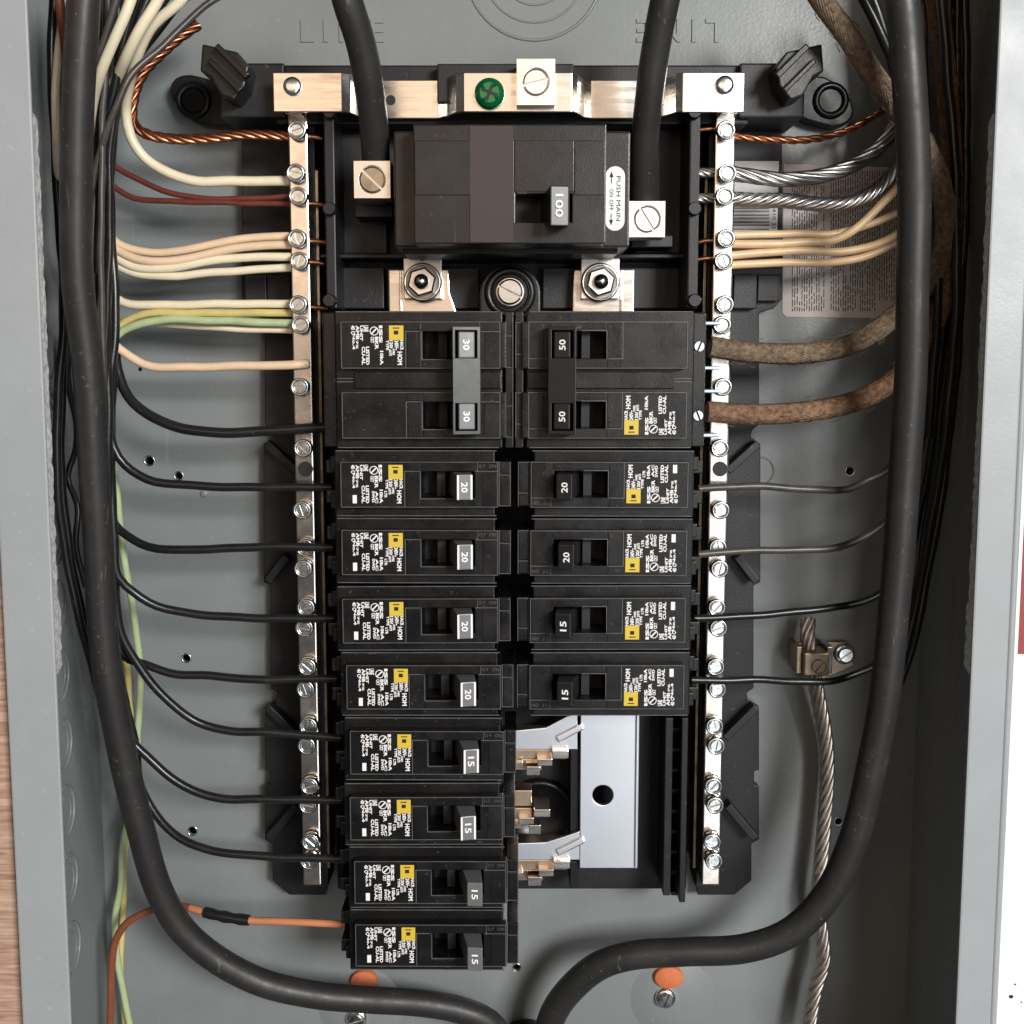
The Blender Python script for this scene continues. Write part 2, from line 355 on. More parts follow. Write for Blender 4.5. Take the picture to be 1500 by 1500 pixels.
ko = epart('knockout', MB().torus(x, z, 0, 28, .7, 48), 'grey_paint')
for R in (21, 14): o = MB().torus(x, z, 0, R, .5, 40).build('inner_ring', 'grey_paint', ko, origin=EO); o.location = (0, 0, 0)
x, z = P(1112, 690, 0); epart('knockout', MB().torus(x, z, .1, 6.2, .45, 30), 'grey_paint')
# pressed lettering
def emb(txt, u0, v0, u1, v1, rot):
    x0, z0 = P(u0, v1, 0); x1, z1 = P(u1, v0, 0); mb = MB().text(txt, (x0, z0, x1, z1), .7, rot, .02)
    o = epart('pressed_lettering', mb, 'grey_paint'); md = o.modifiers.new('t', 'SOLIDIFY'); md.thickness = .0009; md.offset = -1; o['label'] = 'letters LINE pressed into the back panel'
emb('L I N E', 441, 28, 562, 62, 0); emb('L I N E', 932, 28, 1053, 62, 2)
# dimple bosses for the mounting holes
for u, v in ((985, 1462), (528, 1475)):
    x, z = P(u, v, 0); prof = [(19 - .0, 0)] + [(19 * math.cos(a), .2 + 2.6 * math.sin(a) ** 1.0) for a in [i * math.pi / 2 / 7 for i in range(1, 7)]]
    epart('mounting_boss', MB().lathe(x, z, [(19, .0), (17, .5), (14, 1.3), (10, 1.9), (5, 2.2), (.5, 2.3)], 36), 'grey_paint')

# ------------------------------------------------------------------ black plastic carrier
base = thing('breaker_carrier', 'black moulded plastic carrier that holds the bars and breakers', 'carrier', 0, -70, 0)
def bpart(name, mb, mt='base_plastic', bev=0.4): o = mb.build(name, mt, base, bev, origin=EO); o.location = (0, 0, 0); return o
right = [(1022, 178), (1146, 178), (1146, 438), (1133, 452), (1112, 458), (1112, 622), (1102, 630), (1100, 640), (1114, 650), (1114, 853), (1104, 858), (1104, 1008), (1094, 1015), (1096, 1028), (1112, 1036), (1112, 1128), (1105, 1130), (1105, 1150), (1112, 1152), (1112, 1230), (1101, 1236), (1101, 1290), (1076, 1311), (1022, 1311)]
pts = [P(u, v, 9) for u, v in right]
bpart('side_plate', MB().prism(pts, 3, 9)); bpart('side_plate', MB().prism([(-x, z) for x, z in pts], 3, 9))
xL = pts[0][0]; zt = P(750, 100, 11)[1]; zb = P(750, 1302, 11)[1]
bpart('floor_plate', MB().box(-xL - .3, zb, xL + .3, zt, 2.5, 11))
for s in (-1, 1):
    for a, c in (((1066, 690), (1110, 650)), ((1080, 815), (1108, 852)), ((1062, 1082), (1108, 1036)), ((1066, 1180), (1106, 1228))):
        p, q = P(*a, 16), P(*c, 16); bpart('brace', MB().bar((s * p[0], p[1]), (s * q[0], q[1]), 3.2, 9, 17))
    p, q = P(1075, 402, 15), P(1142, 452, 15); bpart('pad', MB().box(s * p[0], p[1], s * (p[0] + 9.6), q[1], 9, 15)); bpart('pad', MB().box(s * (p[0] + 10.2), p[1], s * q[0], q[1] + 3, 9, 13.5))
    xs = P(1050, 700, 30)[0]                                          # saddle under the neutral bar
    bpart('bar_saddle', MB().box(s * (xs - 5.5), P(0, 1300, 30)[1], s * (xs + 4.8), P(0, 170, 30)[1], 11, 30))
    x0 = P(1018, 300, 48)[0]
    bpart('barrier_wall', MB().box(s * (x0 - 2.4), P(0, 452, 48)[1], s * (x0 + 1.6), P(0, 168, 48)[1], 11, 48), bev=.6)
    for v in (163, 305, 440):
        x, z = P(1018, v, 52); bpart('barrier_post', MB().lathe(s * x, z, [(2.6, 40), (2.6, 51), (2.2, 52)], 14))
    # mounting foot and clip at the top corners
    f = MB(); q = []
    cx, cz = P(1205, 148, 8); cx *= s
    for k in range(20): a = 2 * math.pi * k / 20; q.append((cx + 12.5 * math.cos(a) * (1 if math.cos(a) * s > 0 else 1.6), cz + 9.5 * math.sin(a) - 4 * s * math.cos(a) * s))
    bpart('mounting_foot', MB().prism(q, 0, 9), 'black_plastic', .8)
    bpart('foot_ring', MB().torus(cx + s * 3, cz, 9.2, 6, 1.5, 24), 'black_plastic', 0)
    e = MB(); p0, p1 = P(1084, 92, 40), P(1178, 172, 40); e.box(s * p0[0], p0[1], s * p1[0], p1[1], 4, 40)
    bpart('end_block', e, 'base_plastic', .8)
    a, c = P(1134, 100, 58), P(1203, 63, 58)
    q = [P(u, v, 55) for u, v in ((1136, 98), (1152, 76), (1204, 64), (1207, 104), (1192, 112), (1176, 140), (1158, 146), (1142, 126))]; q = [(s * x_, z_) for x_, z_ in q]
    bpart('clip', MB().prism(q, 30, 55), 'black_plastic', .7)
    bpart('clip_arm', MB().bar((s * (c[0] - 5), c[1] - 1), (s * (a[0] + 1), a[1] - 3), 2.4, 55, 59), 'black_plastic', .5)
    bpart('clip_arm', MB().bar((s * (c[0] - 2), c[1] - 6), (s * (a[0] + 4), a[1] - 8), 2.0, 55, 58), 'black_plastic', .5)
p0, p1 = P(402, 95, 36), P(1096, 182, 36)
bpart('top_rail', MB().box(p0[0], p0[1], p1[0], p1[1], 11, 36), 'base_plastic', .8)
p0, p1 = P(640, 93, 44), P(840, 150, 44); bpart('rail_step', MB().box(p0[0], p0[1], p1[0], p1[1], 36, 44), 'base_plastic', .6)
for u0, v0, u1, v1, h in ((490, 186, 566, 372, 22), (930, 186, 1008, 372, 22), (566, 392, 702, 452, 20), (795, 392, 1000, 452, 20), (490, 392, 562, 452, 26), (470, 372, 1010, 378, 34), (520, 300, 575, 318, 40), (925, 345, 985, 362, 40)):
    bpart('rib_block', MB().pbox(u0, v0, u1, v1, 11, h))
x, z = P(747, 428, 40); f = MB(); q = [(x + 12 * math.cos(a), z + 11 * math.sin(a)) for a in [i * math.pi / 14 for i in range(15)]] + [(x - 12, z - 11), (x + 12, z - 11)]
bpart('screw_boss', MB().prism(q, 11, 36), 'black_plastic', .8)
bpart('screw_collar', MB().torus(x, z, 36.2, 8.6, 1.6, 30), 'black_plastic', 0)
# inner rail with rungs beside the free bus
bpart('rung_rail', MB().pbox(973, 1052, 984, 1312, 11, 33)); bpart('rung_rail', MB().pbox(997, 1052, 1006, 1322, 11, 36))
for i in range(9): v = 1066 + i * 30; bpart('rung', MB().pbox(983, v, 998, v + 6, 11, 27))
tb = []
# dish behind the free bus
x, z = P(790, 1193, 14); bpart('dish', MB().lathe(x, z, [(15.5, 11), (15.5, 16), (14, 16.4), (13, 15), (6, 12.4), (.5, 12)], 36), 'black_plastic', 0)
bpart('bus_wall', MB().pbox(835, 1095, 848, 1255, 11, 30), 'black_plastic'); bpart('bus_wall', MB().pbox(835, 1262, 848, 1302, 11, 30), 'black_plastic')

# ------------------------------------------------------------------ screws
def slotted(mb, x, z, r, h, t=1.2, ang=.8, slot=.28, slots=1, n=24, dome=0):
    """slotted head: two halves (or a Phillips cross) standing on a disc"""
    mb.lathe(x, z, [(r, h - t * 2), (r, h - t * .5)], n)
    w = r * slot / 2 * 2
    for sgn in (1, -1):
        q = []
        a0 = math.asin(min(.95, w / 2 / r)); m_ = 12
        for k in range(m_ + 1):
            a = a0 + (math.pi - 2 * a0) * k / m_; q.append((r * math.cos(a), r * math.sin(a)))
        q = [(sgn * px, sgn * pz) for px, pz in q]
        q = [(x + px * math.cos(ang) - pz * math.sin(ang), z + px * math.sin(ang) + pz * math.cos(ang)) for px, pz in q]
        qi = [(x + (px - x) * .86, z + (pz - z) * .86) for px, pz in q]
        nn = len(q); vs = [(a, c, h - t * .5) for a, c in q] + [(a, c, h + t * .25) for a, c in q] + [(a, c, h + t * .5 + dome) for a, c in qi]
        fs = [tuple(range(2 * nn, 3 * nn))] + [(i, (i + 1) % nn, nn + (i + 1) % nn, nn + i) for i in range(nn)] + [(nn + i, nn + (i + 1) % nn, 2 * nn + (i + 1) % nn, 2 * nn + i) for i in range(nn)]
        mb.add(vs, fs)
    return mb
screw_meshes = []
for k in range(6):
    mb = MB().lathe(0, 0, [(3.6, -.8), (3.6, 1.9), (3.35, 2.3), (2.75, 2.35), (2.5, 1.7), (2.4, 1.2)], 24); slotted(mb, 0, 0, 2.35, 1.5, 1.0, .3 + k * .53, .42, n=18); mb.lathe(0, 0, [(2.6, -3), (2.6, .4)], 12); screw_meshes.append(mb.mesh('terminal_screw', 'zinc'))

# ------------------------------------------------------------------ neutral bars
SC = [190, 253, 287, 349, 382, 446, 476, 567, 657, 748, 803, 834, 891, 921, 978, 1011, 1065, 1094, 1153, 1181, 1235, 1263]
def neutral_bar(side, label):
    def ux(v): return 432 + .0255 * (v - 190) if side < 0 else 1058 - .0105 * (v - 190)
    xt, zt_ = P(ux(168), 166, 42); xb, zb_ = P(ux(1296), 1298, 42); xm = (xt + xb) / 2
    o = thing('neutral_bar', label, 'neutral bar', xm, (zt_ + zb_) / 2, 36); org = (xm, (zt_ + zb_) / 2, 36)
    b = MB().box(xm - 3.6, zb_, xm + 3.6, zt_, 31, 41); r = b.build('bar', 'tin_bar', o, .5, origin=org); r.location = (0, 0, 0)
    for i, v in enumerate(SC):
        u = ux(v) + (3 if i % 2 else -1); x, z = P(u, v, 46); x = xm + (.5 if i % 2 else -.3) * side
        s = link('terminal_screw', screw_meshes[(i * 5 + (side > 0)) % 6], o); s.location = ((x - org[0]) * .001, -(43.2 - org[2] + .0) * .001, (z - org[1]) * .001)
    x, z = P(ux(687), 687, 41); h = MB().lathe(xm + .5, z, [(3.0, 40.6), (3.0, 41.25)], 18).build('open_hole', 'well_black', o, origin=org); h.location = (0, 0, 0)
    st = MB().box(xm - side * 5.2, zb_ + 4, xm - side * 6.2, zt_ - 20, 20, 33).build('edge_strip', 'strip_brown', o, origin=org); st.location = (0, 0, 0)
    return xm
XL = neutral_bar(-1, 'left vertical neutral bar with pinkish metal and a row of slotted screws')
XR = neutral_bar(1, 'right vertical neutral bar gleaming white with a row of slotted screws')

# ------------------------------------------------------------------ cross strap at the top
prof = [(400, 53), (500, 53), (513, 51), (526, 43), (545, 40), (642, 40), (655, 44), (668, 51), (680, 53), (838, 53), (846, 50), (855, 42), (866, 40), (955, 40), (972, 44), (990, 51), (1000, 53), (1090, 53)]
org = (0, 99, 45); ct = thing('cross_strap', 'plated metal strap bent in steps across the top between both bars', 'metal strap', *org)
vs = []; fs = []; n = len(prof)
for i, (u, h) in enumerate(prof):
    x = P(u, 135, h)[0]; zt_, zb_ = P(u, 106, 53)[1], P(u, 164, 53)[1]
    vs += [(x, zb_, h), (x, zt_, h), (x, zt_, h - 2.4), (x, zb_, h - 2.4)]
for i in range(n - 1):
    for k in range(4): j = (k + 1) % 4; fs.append((4 * i + j, 4 * i + k, 4 * i + 4 + k, 4 * i + 4 + j))
fs += [(0, 1, 2, 3), (4 * n - 1, 4 * n - 2, 4 * n - 3, 4 * n - 4)]
o = MB().add(vs, fs).build('strap', 'tin', ct, .35, origin=org); o.location = (0, 0, 0)
for u, v in ((428, 126), (1062, 124)):
    x, z = P(u, v, 54); o = MB().lathe(x, z, [(3.4, 53), (3.4, 54.0), (3.0, 54.5), (2.0, 54.75), (.2, 54.8)], 22).build('rivet', 'chrome', ct, origin=org); o.location = (0, 0, 0)
x, z = P(572, 146, 41); o = MB().lathe(x, z, [(1.9, 40.0), (1.9, 40.3)], 16).build('rivet_hole', 'well_black', ct, origin=org); o.location = (0, 0, 0)
for s in (-1, 1):
    xx = XL if s < 0 else XR
    o = MB().box(xx - 3, 92, xx + 3, 104, 41, 50.5).build('spacer', 'tin_bar', ct, origin=org); o.location = (0, 0, 0)
# green bonding screw
x, z = P(717, 135, 57); org = (x, z, 53); gs = thing('bonding_screw', 'green cross-head screw in the middle of the top strap', 'screw', *org)
o = MB().lathe(x, z, [(5.6, 53.2), (5.6, 55.2), (5.0, 56.3), (3.6, 57.0)], 28).build('head', 'green_anodised', gs, origin=org); o.location = (0, 0, 0)
c = MB(); c.bar((x - 3.1, z + 1.2), (x + 3.1, z - 1.2), 1.1, 56, 57.1); c.bar((x - 1.2, z - 3.1), (x + 1.2, z + 3.1), 1.1, 56, 57.12)
o = c.build('cross_recess', 'well_black', gs, origin=org); o.location = (0, 0, 0)
wdg = MB()
for k in range(4):
    a = k * math.pi / 2 + .4; wdg.add([(x + 5 * math.cos(a), z + 5 * math.sin(a), 56.2), (x + 3.5 * math.cos(a + .5), z + 3.5 * math.sin(a + .5), 57.5), (x + 1.2 * math.cos(a + .8), z + 1.2 * math.sin(a + .8), 57.0), (x + 4.6 * math.cos(a + .9), z + 4.6 * math.sin(a + .9), 56.4)], [(0, 1, 2), (0, 2, 3), (0, 3, 1), (1, 3, 2)])
o = wdg.build('facets', 'green_anodised', gs, origin=org); o.location = (0, 0, 0)
# lugs
def lug(label, u, v, w, hh, h, ang, name='wire_lug', mt='lug_metal', smt='lug_metal', rr=5.0, dz=0):
    x, z = P(u, v, h); org = (x, z, h); o = thing(name, label, 'wire lug', *org)
    k = MB().frame((x - w / 2, z - hh / 2, x + w / 2, z + hh / 2), (x - rr - .7, z - rr - .7 + dz, x + rr + .7, z + rr + .7 + dz), h - 1.2, h)
    # round opening ring closes the square hole, body below
    q = MB(); n = 32
    ring = [(x + (rr + .35) * math.cos(2 * math.pi * i / n), z + dz + (rr + .35) * math.sin(2 * math.pi * i / n)) for i in range(n)]
    sq = []
    for i in range(n):
        a = 2 * math.pi * i / n; c, s_ = math.cos(a), math.sin(a); m_ = max(abs(c), abs(s_)); sq.append((x + (rr + .7) * c / m_, z + dz + (rr + .7) * s_ / m_))
    k.add([(a, c, h) for a, c in ring] + [(a, c, h) for a, c in sq] + [(a, c, h - 3) for a, c in ring], [(i, n + i, n + (i + 1) % n, (i + 1) % n)[::-1] for i in range(n)] + [(i, (i + 1) % n, 2 * n + (i + 1) % n, 2 * n + i) for i in range(n)])
    k.box(x - w / 2, z - hh / 2, x + w / 2, z + hh / 2, h - 14, h - 1.2)
    bdy = k.build('body', mt, o, 0, origin=org); bdy.location = (0, 0, 0)
    s = slotted(MB(), x, z + dz, rr, h - .9, 1.6, ang, .22).build('screw', smt, o, origin=org); s.location = (0, 0, 0)
    return o
lug('square plated lug with faint round screw on the top strap', 785, 120, 14.2, 16.5, 58, .25, rr=4.9)
lug('square lug under the left line cable, screw slot slanting down right', 545, 263, 13.4, 13.4, 62, -.75, smt='dull_bronze', rr=4.9)
lug('square lug under the right line cable beside the white pill label', 948, 321, 13.2, 13.0, 62, -1.0, rr=4.9)

# ------------------------------------------------------------------ main breaker
mx, mz = 0, P(748, 272, 82)[1]; org = (mx, mz, 40)
mbk = thing('main_breaker', 'large wide main breaker marked 100 at the top centre', 'breaker', *org)
def mp_(name, mb, mt='main_black', bev=.5, par=None): o = mb.build(name, mt, par or mbk, bev, origin=org); o.location = (0, 0, 0); return o
x0, z1 = P(576, 192, 70); x1, z0 = P(922, 362, 70); mp_('body', MB().box(x0, z0, x1, z1, 12, 70), bev=.8)
a0, a1 = P(605, 182, 82), P(887, 357, 82); w0, w1 = P(755, 284, 82), P(838, 325, 82)
fp = mp_('face', MB().frame((a0[0], a1[1], a1[0], a0[1]), (w0[0], w1[1], w1[0], w0[1]), 70, 82), bev=.5)
mp_('well', MB().box(w0[0] - .2, w1[1] - .2, w1[0] + .2, w0[1] + .2, 69.8, 70.4), 'well_black', 0)
zs, zl = P(700, 206, 82)[1], P(700, 286, 82)[1]
mp_('raised_panel', MB().box(a0[0] + .5, zl, w0[0] - .6, zs, 82, 82.45), bev=.25); mp_('raised_panel', MB().box(w1[0] + .8, zl, a1[0] - .4, zs, 82, 82.45), bev=.25); mp_('raised_panel', MB().box(w0[0] - .3, w0[1] + .8, w1[0] + .5, zs, 82, 82.4), bev=.25)
b0, b1 = P(688, 184, 82.6), P(752, 355, 82.6); mp_('sheen_band', MB().box(b0[0], b1[1], b1[0], b0[1], 82.46, 82.6), 'pale_sheen', 0)  # thin paler layer paints a reflection onto the face
hb = [P(793, 284, 82), P(836, 325, 82)]; ht = [P(806, 271, 97), P(834, 331, 97)]
hx = lambda p, q, h: [(p[0], q[1], h), (q[0], q[1], h), (q[0], p[1], h), (p[0], p[1], h)]
t = hx(*ht, 97); t = [(x, z, h + (0 if i in (0, 3) else -1.2)) for i, (x, z, h) in enumerate(t)]
hd = mp_('handle', MB().hexa(hx(*hb, 71), t), 'main_handle', .5)
cx = (ht[0][0] + ht[1][0]) / 2; cz = (ht[0][1] + ht[1][1]) / 2
o = mp_('rating_number', MB().text('100', (cx - 1.6, cz - 3.9, cx + 1.2, cz + 3.9), 97.05, 3, .02), 'white_print', 0, hd)
mp_('raised_marking', MB().text('I/ON', (w0[0] + .6, zl + .4, w0[0] + 4.0, zs - 1), 82.44, 1, .005), 'main_black', 0)
mp_('lower_ledge', MB().pbox(590, 362, 905, 372, 12, 60), 'black_plastic', .5)
# white pill label
q0, q1 = P(887, 243, 71), P(915, 338, 71); rr = (q1[0] - q0[0]) / 2; cxp = (q0[0] + q1[0]) / 2
q = [(cxp + rr * math.cos(a), q0[1] - rr + rr * math.sin(a)) for a in [i * math.pi / 10 for i in range(11)]] + [(cxp - rr * math.cos(a), q1[1] + rr - rr * math.sin(a)) for a in [i * math.pi / 10 for i in range(11)]]
pl = mp_('pill_label', MB().prism(q, 70.1, 70.5), 'white_sticker', .1); pl['label'] = 'white pill-shaped label with arrows'
zc = (q0[1] + q1[1]) / 2; t = MB(); t.text('PUSH MAIN', (cxp + .5, zc - 8, cxp + 2.0, zc + 8), 70.6, 3); t.text('ON', (cxp - 2.0, zc + .6, cxp - .6, zc + 3.4), 70.6, 3); t.text('OFF', (cxp - 2.0, zc - 4.2, cxp - .6, zc - .4), 70.6, 3)
for sg in (1, -1):
    t.box(cxp - 1.5, zc + sg * 5.4, cxp - 1.2, zc + sg * 8, 70.5, 70.56); t.add([(cxp - 2.1, zc + sg * 7.6, 70.58), (cxp - .6, zc + sg * 7.6, 70.58), (cxp - 1.35, zc + sg * 9.6, 70.58)], [(0, 1, 2) if sg > 0 else (0, 2, 1)])
o = t.build('printed_text', 'dark_print', pl, origin=org); o.location = (0, 0, 0)

# ------------------------------------------------------------------ bolted bus links under the main breaker
def bus_link(label, uc, mir):
    x, z = P(uc, 412, 40); org = (x, z, 30); o = thing('bus_link', label, 'bus connector', *org)
    def q(name, mb, mt, bev=.3): r = mb.build(name, mt, o, bev, origin=org); r.location = (0, 0, 0)
    s = -1 if mir else 1
    wl, wr = x - 14 * s, x + 10.5 * s
    pts = [(wl, z - 11.5), (wl, z + 5.5), (wr - .5 * s, z + 5.5), (wr, z - 4), (wr + (2.6 * s if not mir else 0), z - 11.5)]
    q('foot', MB().prism(pts, 20, 27), 'tin', .5); q('fold', MB().box(min(x - 9.6 * s, x - 8.6 * s), z - 11.2, max(x - 9.6 * s, x - 8.6 * s), z + 5.2, 27, 28.6), 'tin', .3)
    tab = [(x - 7.6, z - 6.5), (x + 7.6, z - 6.5), (x + 7.6, z + 12)]
    for i in range(9): a = math.pi * i / 8; tab.append((x + 3.6 * math.cos(a), z + 12 - 3.0 * math.sin(a)))
    tab.append((x - 7.6, z + 12))
    q('tab', MB().prism(tab, 27, 32), 'lug_metal', .4)
    q('washer', MB().lathe(x, z, [(7.6, 32), (7.6, 33.4), (7.0, 33.8)], 30), 'dark_steel', 0)
    q('ring', MB().torus(x, z, 33.8, 6.9, .5, 30), 'lug_metal', 0)
    q('nut', MB().lathe(x, z, [(5.9, 33.8), (5.9, 37), (5.1, 37.8)], 6, smooth=False, a0=.3), 'lug_metal', .25)
    q('stud', MB().lathe(x, z, [(2.9, 37.8), (2.9, 40), (2.4, 41.2), (1.2, 41.8)], 20), 'dark_steel', 0); q('stud_tip', MB().lathe(x, z, [(2.0, 41.5), (1.8, 42.0), (.2, 42.2)], 14), 'chrome', 0)
bus_link('bolted metal bus connector below the left of the main breaker', 617, False)
bus_link('bolted metal bus connector below the right of the main breaker', 881, True)
x, z = P(747, 427, 42); org = (x, z, 38); o = thing('carrier_screw', 'slotted screw in a black round boss between the two bus connectors', 'screw', *org)
r = slotted(MB(), x, z, 5.0, 40, 1.8, -.45, .2).build('head', 'zinc', o, origin=org); r.location = (0, 0, 0)
r = MB().lathe(x, z, [(6.2, 36.4), (6.2, 38), (5.4, 38.4)], 28).build('washer', 'lug_metal', o, origin=org); r.location = (0, 0, 0)

# ------------------------------------------------------------------ branch breakers (local frame: +x is the wire end, centre line of the panel at x = 0)
ROW0, PITCH = -46.3, 25.9
FH = 69.0
LABEL = [('TYPE', 50, 21, 54, 35), ('120/', 55, 21, 60, 33), ('240V~', 62, 21, 68, 35), ('HACR', 70, 21, 75, 35), ('HOM', 66, 37, 73, 56), ('60/75', 54, 34, 58, 43), ('WIRE', 59, 33, 62.5, 42), ('LTR', 48, 38, 52, 48), ('10kA', 41, 36, 46, 56), ('AC', 35, 38, 39, 56), ('SWD', 30, 38, 34, 55), ('LISTED', 21, 30, 26, 56), ('CU-AL', 15, 30, 20, 56), ('I', 2, 44, 8, 56),
         ('ISS', 40, 0, 45, 25), ('CKT', 28, 16, 33, 25), ('BKR', 34, 16, 39, 34), ('40 C', 0, 0, 6, 12), ('AMB', 7, 0, 12, 20), ('UNIT', 13, 0, 17, 22), ('LINE', 18, 0, 25, 9), ('No.4', 2, 12, 6, 34), ('75', 7, 21, 10, 33)]
def label_mesh(double):
    t = MB(); k = 1 / 3.87; ox, oz = 41.0, -7.2      # local: rotate the left-hand reading by half a turn
    def bx(a0, b0, a1, b1): return (ox + (75 - a1) * k, oz + b0 * k, ox + (75 - a0) * k, oz + b1 * k)
    for s, a0, b0, a1, b1 in LABEL:
        if double and s in ('SWD', 'AC', 'I', 'LTR'): continue
        t.text(s, bx(a0, b0, a1, b1), FH + .08, 1, .038)
    x0, z0, x1, z1 = bx(26, 1, 40, 15); t.torus((x0 + x1) / 2, (z0 + z1) / 2, FH + .05, 1.5, .22, 18, 4); t.bar(((x0 + x1) / 2 - .9, (z0 + z1) / 2 - .9), ((x0 + x1) / 2 + .9, (z0 + z1) / 2 + .9), .5, FH, FH + .1)
    return t
def logo_meshes():
    x0, z0 = 41.0, -7.2; w = 5.35
    a = MB().box(x0, z0, x0 + w, z0 + w, FH, FH + .12).mesh('logo_tile', 'yellow_print', .12)
    c = MB(); c.box(x0 + 1.9, z0 + 1.9, x0 + 3.5, z0 + 3.3, FH + .12, FH + .2); c.box(x0 + 1.5, z0 + .75, x0 + 3.9, z0 + 1.15, FH + .12, FH + .2)
    d = MB(); d.frame((x0 + .75, z0 + .6, x0 + w - .75, z0 + w - .6), (x0 + .95, z0 + .8, x0 + w - .95, z0 + w - .8), FH + .12, FH + .16); c.v += []; 
    return a, c.mesh('logo_mark', 'dark_print')
def pole(parts, zc, wide_in, first=True):
    """one pole of a breaker; appends to the MB objects of its breaker"""
    body, face, well, panel, clip, clamp = parts
    B_ = 12.55
    body.frame((wide_in + 3, zc - B_, 67, zc + B_), (14, zc - 4.9, 34, zc + 5.0), 52, 64); body.box(wide_in + 3, zc - B_, 67, zc + B_, 15, 52)
    face.frame((wide_in + 1.5, zc - 8.6, 64.2, zc + 8.6), (14, zc - 4.9, 34, zc + 5.0), 64, FH)
    well.box(14.1, zc - 4.8, 33.9, zc + 4.9, 52, 52.3); well.box(25.3, zc - 4.8, 28.4, zc + 4.9, 52.3, 62)
    panel.box(34.6, zc - 4.6, 39.6, zc + 8.0, FH, FH + .3); panel.box(34.6, zc - 8.2, 40, zc - 5.4, FH, FH + .3); panel.box(wide_in + 2.2, zc - 8.2, 12.8, zc - 5.2, FH, FH + .3); panel.box(wide_in + 2.2, zc - 4.4, 11.0, zc + 8.2, FH, FH + .3); panel.box(13.6, zc + 5.9, 34, zc + 8.2, FH, FH + .25)
    for s in (1, -1):
        clamp.box(67, zc + s * 3.2, 71.4, zc + s * 8.4, 38, 57); clamp.box(67, zc + s * 4.6, 69.2, zc + s * 10, 30, 60)
def handle_mesh(zc=0, lo=79.0):
    # leans to the centre of the panel; top tilted the same way
    bt = [(16.5, zc - 4.4, 53), (25.2, zc - 4.4, 53), (25.2, zc + 4.5, 53), (16.5, zc + 4.5, 53)]
    tp = [(14.4, zc - 4.7, lo), (20.2, zc - 4.7, 80.4), (20.2, zc + 4.7, 80.4), (14.4, zc + 4.7, lo)]
    return MB().hexa(bt, tp)
def handle_num(num, zc=0):
    t = MB().text(num, (16.2, zc - 1.9, 18.6, zc + 1.9), 0, 1, .02)
    t.v = [(x, z, 79.0 + (x - 14.4) * 1.4 / 5.8 + .07) for x, z, h in t.v]; return t
def rim_mesh(zc=0):
    t = MB()
    for a, c in ((14.5, 15.2), (19.4, 20.1)): t.add([(a, zc - 4.5, 79.06 + (a - 14.4) * .241), (c, zc - 4.5, 79.06 + (c - 14.4) * .241), (c, zc + 4.5, 79.06 + (c - 14.4) * .241), (a, zc + 4.5, 79.06 + (a - 14.4) * .241)], [(0, 1, 2, 3)])
    return t
def make_single():
    p = [MB() for _ in range(6)]; pole(p, 0, 3.5)
    p[4].box(.4, -8.4, 4.9, 8.4, 40, 66.5); p[4].box(.9, -8.0, 4.2, -3.8, 66.5, 67.0); p[4].box(.9, -3.0, 4.2, 8.0, 66.5, 67.0)
    return p
single = make_single()
names = ['body', 'face', 'handle_well', 'face_panel', 'end_clip', 'wire_clamp']; mats = ['breaker_black', 'breaker_black', 'well_black', 'breaker_black', 'breaker_black', 'black_plastic']; bevs = [.5, .35, 0, .14, .3, .5]
lines = MB(); L_ = .26  # thin pale strips stand in for highlights along the face edges
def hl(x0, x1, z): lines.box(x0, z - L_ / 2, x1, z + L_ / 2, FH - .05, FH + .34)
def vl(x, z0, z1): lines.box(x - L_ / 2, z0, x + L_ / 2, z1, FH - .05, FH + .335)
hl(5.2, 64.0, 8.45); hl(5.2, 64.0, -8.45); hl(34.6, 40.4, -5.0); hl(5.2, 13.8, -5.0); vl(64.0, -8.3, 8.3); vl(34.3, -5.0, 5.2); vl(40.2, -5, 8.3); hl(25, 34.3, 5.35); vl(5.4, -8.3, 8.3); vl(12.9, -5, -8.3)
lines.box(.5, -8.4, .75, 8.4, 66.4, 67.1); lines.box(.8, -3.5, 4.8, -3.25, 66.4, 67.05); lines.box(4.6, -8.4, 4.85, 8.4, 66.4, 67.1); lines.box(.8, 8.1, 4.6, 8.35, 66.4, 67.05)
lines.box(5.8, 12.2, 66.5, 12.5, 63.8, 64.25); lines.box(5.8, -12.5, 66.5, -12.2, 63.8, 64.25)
LN = lines.mesh('edge_glint', 'edge_glint_grey')
SM = [mb.mesh(n_, m_, b_) for mb, n_, m_, b_ in zip(single, names, mats, bevs)]
LBL = label_mesh(False).mesh('printed_text', 'white_print'); LBL2 = label_mesh(True).mesh('printed_text', 'white_print'); LT, LM = logo_meshes()
NUM = {n_: handle_num(n_).mesh('rating_number', 'white_print') for n_ in ('15', '20')}
t_ = handle_num('15'); t_.v = [(x, z, 80.9 - (x - 14.4) * .5 / 5.8 + .08) for x, z, h in t_.v]; NUMF = t_.mesh('rating_number', 'white_print')
HG = handle_mesh().mesh('handle', 'handle_lit', .4); HF = handle_mesh(0, 80.9).mesh('handle', 'handle_lit', .4); HB = handle_mesh().mesh('handle', 'handle_shaded', .4); RIM = rim_mesh().mesh('handle_rim', 'white_print')
MK = MB(); MK.text('ON', (6, -7.6, 8.6, -6.3), FH + .36, 2); MK.text('O F', (10, -7.6, 12.4, -6.3), FH + .36, 2); MK = MK.mesh('raised_marking', 'faint_print')
